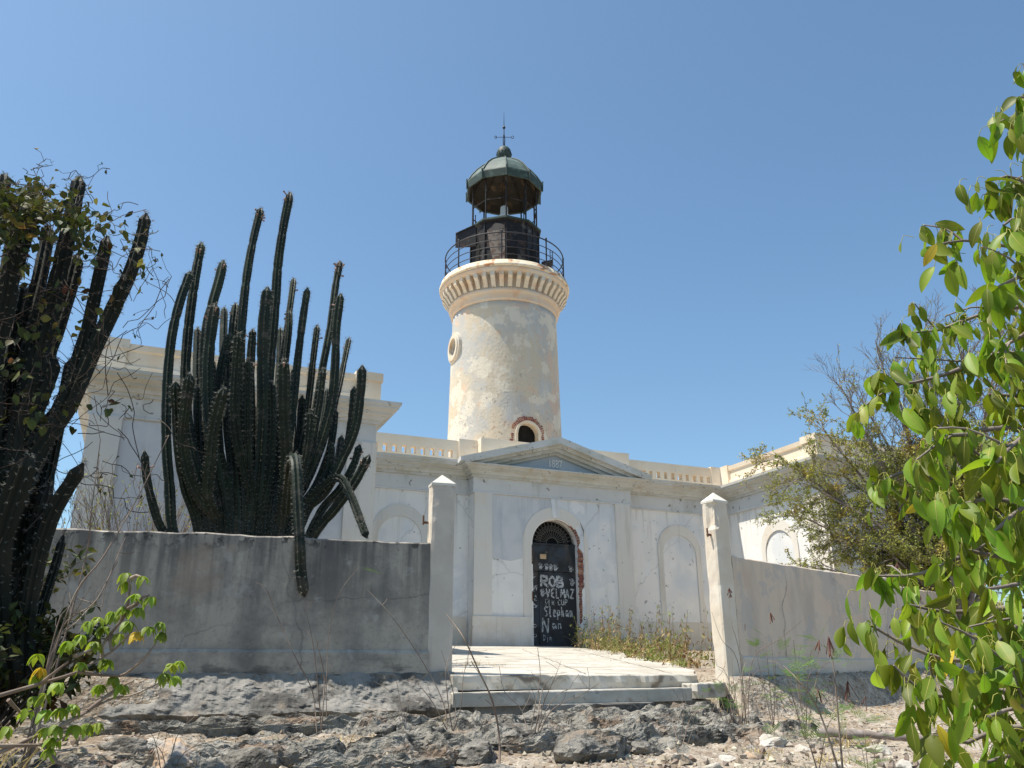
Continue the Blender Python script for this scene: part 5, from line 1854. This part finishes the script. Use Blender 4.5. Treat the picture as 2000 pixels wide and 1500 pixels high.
random.seed(71)
dry_plant("bare brown stems fanning up from the rock in front of the left gate post", (880, 1440), 8.6, [[(890, 1390), (880, 1330), (862, 1270)], [(868, 1380), (830, 1300), (770, 1210), (716, 1150)], [(900, 1380), (905, 1320), (915, 1290)], [(875, 1370), (872, 1300), (895, 1250)], [(850, 1380), (820, 1340), (800, 1330)]], .006)
dry_plant("tall leaning bare stem crossing the path slab from the lower edge", (980, 1520), 6.8, [[(975, 1440), (962, 1370), (935, 1310), (905, 1245), (872, 1200)]], .009)
dry_plant("twiggy dead plant spreading over the steps from a rock crevice", (1035, 1450), 8.0, [[(1045, 1380), (1055, 1320), (1050, 1265)], [(1065, 1390), (1100, 1350), (1150, 1345)], [(1060, 1380), (1085, 1320), (1096, 1290)], [(1020, 1390), (985, 1350), (975, 1300)], [(1075, 1390), (1130, 1360), (1170, 1335)], [(1050, 1400), (1060, 1345), (1080, 1320)]], .006)
dry_plant("thin dark stems standing below the hanging cactus arm", (625, 1420), 9.0, [[(622, 1350), (610, 1250), (592, 1172)], [(610, 1350), (575, 1280), (540, 1200), (520, 1150), (500, 1138)], [(632, 1360), (632, 1310), (615, 1240)]], .006)
dry_plant("low tangle of dry stems at the corner of the rough footing", (790, 1400), 9.0, [[(780, 1360), (770, 1310)], [(800, 1370), (830, 1350)], [(760, 1390), (700, 1370), (680, 1375)], [(770, 1360), (730, 1330)], [(790, 1380), (805, 1340)]], .004)
dry_plant("slanting twigs rising across the dark wall above the lime green shrub", (70, 1330), 5.6, [[(130, 1200), (200, 1090), (262, 985), (330, 850)], [(110, 1250), (190, 1170), (245, 1050)], [(100, 1280), (150, 1215), (200, 1160)], [(160, 1120), (178, 1000), (196, 860)], [(120, 1200), (200, 1185), (203, 1160)]], .007)
dry_plant("spiky dry twigs on the gravel left of the grey boulders", (330, 1480), 6.4, [[(300, 1440), (260, 1400)], [(345, 1440), (380, 1400)], [(310, 1460), (240, 1450)], [(360, 1470), (440, 1440)]], .004)

dry_plant("bare brown bush at the foot of the tan wall behind the pod plants", (1560, 1345), 10.3, [[(1550, 1310), (1540, 1280)], [(1570, 1310), (1590, 1285)], [(1540, 1320), (1510, 1300)], [(1580, 1320), (1620, 1300)], [(1560, 1300), (1565, 1262)]], .006)
dry_plant("tangle of grey twigs spread round the base of the cream post", (1440, 1338), 9.9, [[(1420, 1320), (1400, 1300)], [(1450, 1315), (1462, 1290)], [(1470, 1320), (1500, 1312)], [(1430, 1310), (1432, 1285)], [(1460, 1330), (1490, 1330)], [(1410, 1335), (1380, 1330)]], .006)
dry_plant("low grey twigs lying on the rock shelf right of the biggest hump", (1330, 1420), 8.4, [[(1350, 1400), (1375, 1385)], [(1310, 1400), (1290, 1385)], [(1335, 1395), (1340, 1370)], [(1360, 1415), (1400, 1410)]], .005)

# ------------------------------------------------------------------ fallen wood
random.seed(81)
for label, pts, rng, r in (("pale fallen branch lying in front of the tan wall", [(1585, 1345), (1640, 1330), (1700, 1312), (1770, 1298), (1850, 1290)], 9.4, .045),
                           ("grey driftwood root curled beside the broken kerb", [(1380, 1362), (1400, 1345), (1430, 1340), (1455, 1348), (1490, 1335)], 9.7, .035)):
    Q = [at(u, v_, rng) for u, v_ in pts]
    for q in Q:
        q.z = max(q.z, gz(q.x, q.y) + r * .6)
        q.z = min(q.z, gz(q.x, q.y) + r * 2.2)
    mb = MB()
    S = smooth_path(Q, .06)
    n = len(S)
    mb.tube([s + rv(.008) for s in S], [r * (1 - .5 * i / n) * random.uniform(.85, 1.15) for i in range(n)], 8)
    for k in range(3):
        i = random.randint(n // 4, n - 2)
        e = S[i] + Vector((random.uniform(-.2, .2), random.uniform(-.2, .1), random.uniform(.05, .25)))
        mb.tube([S[i], S[i].lerp(e, .5) + rv(.03), e], [r * .4, r * .3, r * .12], 5)
    b = mb.build("fallen_branch", BARK, None, Q[0])
    tag(b, label, "branch")

# ------------------------------------------------------------------ rocks
def rock(u, v_, rng, size, flat, m, label, group, seed, rot=None, pit=.12):
    c = onz(u, v_, -1.0) if rng is None else at(u, v_, rng)
    x, y = c.x, c.y
    bm = bmesh.new()
    bmesh.ops.create_icosphere(bm, subdivisions=4 if size > .14 else 3, radius=1)
    rs = random.Random(seed)
    sx, sy, sz = size * rs.uniform(.85, 1.2), size * rs.uniform(.6, .95), size * flat
    planes = [(Vector((rs.gauss(0, 1), rs.gauss(0, 1), rs.gauss(0, 1))).normalized(), rs.uniform(.45, .85)) for _ in range(13)]
    ro = Matrix.Rotation(rs.uniform(0, pi) if rot is None else rot, 3, 'Z')
    V, F = [], []
    z0 = gz(x, y) + relief(x, y)
    for vv in bm.verts:
        p = vv.co.copy()
        for nrm, dd in planes:                         # knock flat faces off the boulder
            k = p.dot(nrm) - dd
            if k > 0:
                p -= nrm * k * .92
        p *= 1 + pit * noise.fractal(p * 2.6 + Vector((seed, 0, 0)), .8, 2.2, 5) + pit * .45 * noise.fractal(p * 8 + Vector((seed, 3, 0)), .8, 2.2, 4)
        p = ro @ Vector((p.x * sx, p.y * sy, p.z * sz))
        V.append(p + Vector((x, y, z0 + sz * .12)))
    bm.verts.index_update()
    F = [[w.index for w in f.verts] for f in bm.faces]
    bm.free()
    mb = MB()
    mb.add(V, F, 0, size < .2)
    o = mb.build("rock", m, None, (x, y, z0))
    return tag(o, label, "rock", group)


G1, G2, G3 = "loose rocks below the dark wall", "bedrock lumps in front of the steps", "stones on the pale gravel"
RK = [
 (340, 1462, 6.9, .30, .5, ROCKB, "rust and grey boulder at the bottom left, largest of the loose rocks there", G1),
 (480, 1475, 6.8, .26, .62, ROCKG, "dark grey boulder with a slanting face right of the rusty one", G1),
 (395, 1420, 7.6, .17, .5, ROCKG, "small grey rock behind the rusty boulder", G1), (250, 1400, 8.0, .17, .5, ROCKG, "grey rock tucked under the left end of the footing", G1),
 (310, 1398, 8.2, .14, .5, ROCKW, "pale wedge of stone leaning at the footing's foot", G1), (270, 1490, 6.2, .20, .5, ROCKG, "dark rock at the bottom edge among dry twigs", G1),
 (600, 1490, 6.5, .17, .5, ROCKG, "low grey rock at the bottom edge between boulder and bedrock", G1), (735, 1480, 6.7, .17, .55, ROCKG, "pointed grey rock on the gravel at the bottom edge", G1),
 (840, 1492, 6.5, .22, .5, ROCKG, "pitted grey rock at the bottom edge below the bare stems", G1), (560, 1418, 7.7, .10, .5, ROCKW, "small pale stone on the sunlit gravel strip", G1),
 (930, 1450, 7.4, .30, .40, ROCKG, "pitted bedrock hump with a dark hollow below the fanning stems", G2),
 (1160, 1440, 7.6, .48, .46, ROCKG, "biggest grey bedrock hump in front of the steps", G2), (1010, 1405, 8.5, .40, .28, ROCKG, "flat grey bedrock shelf just below the lower step", G2),
 (1260, 1425, 8.0, .22, .45, ROCKG, "grey lump at the right end of the bedrock", G2), (1090, 1500, 6.4, .26, .42, ROCKG, "wave shaped grey rock at the bottom edge centre", G2),
 (1215, 1498, 6.4, .22, .42, ROCKG, "dark edged slab at the bottom edge right of centre", G2), (860, 1412, 8.6, .26, .34, ROCKG, "rough grey rock under the left gate post", G2),
 (970, 1492, 6.5, .24, .36, ROCKG, "rounded grey rock at the bottom edge left of centre", G2), (1130, 1405, 8.6, .36, .20, ROCKG, "broken ledge stone under the middle of the step", G2),
 (760, 1400, 8.7, .22, .35, ROCKG, "grey rubble lump at the right end of the footing", G2),
 (1420, 1440, 7.9, .10, .55, ROCKW, "white angular stone on the gravel below the kerb", G3), (1365, 1380, 9.0, .17, .6, ROCKW, "whitish rock under the broken kerb end", G3),
 (1500, 1372, 9.0, .20, .5, ROCKW, "long whitish rock on the gravel below the tan wall", G3), (1560, 1385, 8.7, .15, .5, ROCKW, "pale rock beside the feathery sprawling plant", G3),
 (1700, 1345, 9.0, .16, .5, ROCKW, "white rock under the fallen branch", G3), (1460, 1420, 8.2, .08, .6, ROCKB, "small orange brown stone on the gravel", G3),
 (1390, 1470, 7.2, .14, .45, ROCKW, "pale flat stone near the bottom edge right of the bedrock", G3), (1540, 1480, 6.9, .14, .4, ROCKW, "pale slab at the bottom edge below the feathery plant", G3),
 (1470, 1490, 6.8, .10, .5, ROCKW, "little pale stone at the bottom edge beside the slab", G3), (1640, 1420, 7.9, .10, .5, ROCKW, "pale stone under the red brown pods", G3),
 (1750, 1400, 8.0, .14, .45, ROCKW, "pale stone half under the hanging leaves", G3), (1330, 1455, 7.5, .12, .5, ROCKG, "grey stone between bedrock and gravel", G3),
 (1800, 1440, 7.4, .10, .6, ROCKB, "reddish stone in the shade of the hanging leaves", G3), (1600, 1465, 7.0, .09, .5, ROCKG, "small grey stone beside the tall pod plant", G3),
]
for i, (u, v_, rg, sz, fl2, m, lab, g) in enumerate(RK):
    rock(u, v_, rg, sz, fl2, m, lab, g, 100 + i)

# gravel: too many to count
random.seed(91)
gvb = MB()
base_v = [Vector(p) for p in ((1, 0, 0), (-1, 0, 0), (0, 1, 0), (0, -1, 0), (0, 0, 1), (0, 0, -1))]
base_f = [(0, 2, 4), (2, 1, 4), (1, 3, 4), (3, 0, 4), (2, 0, 5), (1, 2, 5), (3, 1, 5), (0, 3, 5)]
cnt = 0
while cnt < 9000:
    u, v_ = random.uniform(-40, 2040), random.uniform(1345, 1545)
    c = onz(u, v_, -1.12)
    c = Vector((c.x, c.y + random.uniform(-.3, .3), 0))
    rg = hypot(c.x - CAM.x, c.y - CAM.y)
    if not (5 < rg < 11) or c.y > -9.6:
        cnt += .2
        continue
    patch = fbm(c.x * 1.2, c.y * 1.2, 4, 3)
    if random.random() > (.55 + patch * .9) * (1 - .8 * rockmask(c.x, c.y)):
        cnt += .3
        continue
    s_ = .010 + .034 * random.random() ** 3.2
    z = gz(c.x, c.y)
    z += relief(c.x, c.y)
    m_ = Matrix.Rotation(random.uniform(0, 6), 3, rv().normalized())
    k = [random.uniform(.6, 1.4) for _ in range(6)]
    gvb.add([c + Vector((0, 0, z + s_ * .25)) + m_ @ (p * s_ * k[i]) * 1.0 for i, p in enumerate(base_v)], base_f)
    cnt += 1
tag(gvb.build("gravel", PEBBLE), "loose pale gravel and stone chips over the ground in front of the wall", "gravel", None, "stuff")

# weeds in the courtyard, dry grass, litter
random.seed(95)
wd1 = MB()


def tuft(mb, c, h, n, mi, spread=.5, leafy=0, lmi=0):
    for k in range(n):
        d = Vector((random.gauss(0, spread), random.gauss(0, spread), 1)).normalized()
        hh = h * random.uniform(.45, 1.1)
        w = Vector((d.y, -d.x, .2)).normalized() * .006
        b = c + Vector((random.gauss(0, .06), random.gauss(0, .06), -.02))
        m_ = b + d * hh * .55
        e = b + d * hh + Vector((d.x, d.y, -.35)) * hh * .25
        mb.add([b - w, b + w, m_ + w * .7, m_ - w * .7, e], [(0, 1, 2, 3), (3, 2, 4)], mi)
        for j in range(leafy):
            q = b.lerp(e, random.uniform(.35, 1))
            leaf(mb, q, rv() + Vector((0, 0, .2)), rv() + Vector((0, 0, 1)), random.uniform(.05, .11), random.uniform(.018, .04), lmi, seg=2)


for k in range(230):
    # strip along the right edge of the slab, denser and taller by the door
    y = -.55 - 7.6 * random.random() ** 1.25
    xe = .35 + (y + .5) * .29
    x = xe + abs(random.gauss(.0, 1.2))
    if x > 4.9:
        continue
    far = min(1, max(0, (y + 8.5) / 6))
    clump = .55 + 1.1 * max(0, fbm(x * 1.2, y * 1.2, 3, 2) + .25)
    h = (.16 + .42 * far) * random.uniform(.35, 1.25) * clump
    m_ = random.random()
    tuft(wd1, Vector((x, y, gz(x, y))), h, random.randint(4, 10), 0 if m_ < .45 else (2 if m_ < .7 else 1), .42, random.randint(1, 4), 0 if random.random() < .6 else 1)
for k in range(46):                                    # taller woody weeds with drooping brown pods
    y = -.8 - 5.5 * random.random()
    x = .45 + (y + .5) * .29 + abs(random.gauss(.2, 1.3))
    if x > 4.8:
        continue
    c = Vector((x, y, gz(x, y)))
    h = random.uniform(.45, 1.05)
    e = c + Vector((random.gauss(0, .14), random.gauss(0, .14), h))
    m_ = c.lerp(e, .5) + rv(.04)
    wd1.tube([c, m_, e], [.008, .006, .003], 4, 1)
    for j in range(random.randint(8, 22)):
        q = m_.lerp(e, random.uniform(-.4, 1)) + rv(.07)
        br = random.random() < .45
        leaf(wd1, q, rv() + Vector((0, 0, -.7 if br else .1)), rv() + Vector((0, 0, 1)), random.uniform(.06, .13), random.uniform(.014, .035), 1 if br else 0, seg=2)
for k in range(70):
    x, y = random.uniform(-9.5, -3), random.uniform(-8, -1)
    if x > -5.8:
        continue
    tuft(wd1, Vector((x, y, gz(x, y))), .4, 8, 2, .4, 2, 0)
tag(wd1.build("weeds", [WEEDG, WEEDB, STRAW]), "rank green and rust brown weeds growing along the slab in front of the doorway", "weeds", None, "stuff")
random.seed(96)
sg = MB()
for (u, v_, rg, n, h, s_) in ((30, 1330, 5.2, 34, .42, .5), (-10, 1250, 5.4, 40, .7, .45), (60, 1380, 5.6, 20, .3, .6), (10, 1420, 5.0, 24, .3, .6), (930, 1300, 12.5, 8, .16, .8), (1165, 1345, 9.9, 9, .16, .8), (880, 1440, 8.4, 16, .18, .8), (700, 1420, 8.4, 8, .14, .9), (1480, 1400, 8.4, 9, .12, .9),
                              (1620, 1400, 8.2, 14, .13, .9), (1390, 1330, 9.9, 14, .2, .8), (1450, 1330, 9.7, 14, .22, .8), (560, 1460, 7.0, 6, .1, .9), (1560, 1440, 7.4, 10, .12, .9), (1400, 1300, 11.5, 12, .2, .6), (150, 1430, 6.0, 14, .2, .8), (430, 1450, 7.2, 6, .12, .9), (1720, 1440, 7.2, 12, .16, .9), (1830, 1330, 9.2, 16, .22, .8), (1640, 1330, 9.5, 12, .2, .8), (860, 1380, 9.4, 10, .2, .8)):
    for k in range(n):
        c = at(u + random.gauss(0, 26), v_ + random.gauss(0, 10), rg + random.gauss(0, .15))
        c.z = gz(c.x, c.y)
        if (u, v_) == (930, 1300):
            c.z = zpath(c.x, c.y)
        tuft(sg, c, h, 5, 0, s_)
tag(sg.build("dry_grass", STRAW), "straw coloured dry grass tufts among the rocks and at the left edge", "grass", None, "stuff")

# leaf litter and chips under the right wall and along the slab
random.seed(97)
lt = MB()
for k in range(1500):
    if random.random() < .6:
        t = random.random() * 6
        p = R0 + RD * t - Vector((-RD.y, RD.x)) * abs(random.gauss(.25, .5))
    elif random.random() < .5:
        p = Vector((random.uniform(-3.5, 0), random.uniform(-12, -10.2)))
    else:
        y = random.uniform(-9.4, -2)
        p = Vector((.35 + (y + .5) * .29 + random.gauss(.2, .5), y))
    c = Vector((p.x, p.y, gz(p.x, p.y) + relief(p.x, p.y) + .012))
    leaf(lt, c, rv() * Vector((1, 1, .3)), Vector((0, 0, 1)) + rv(.5), random.uniform(.03, .08), random.uniform(.012, .035), 0, seg=2)
tag(lt.build("leaf_litter", WEEDB), "dry brown leaf litter under the tan wall and beside the slab", "leaf litter", None, "stuff")
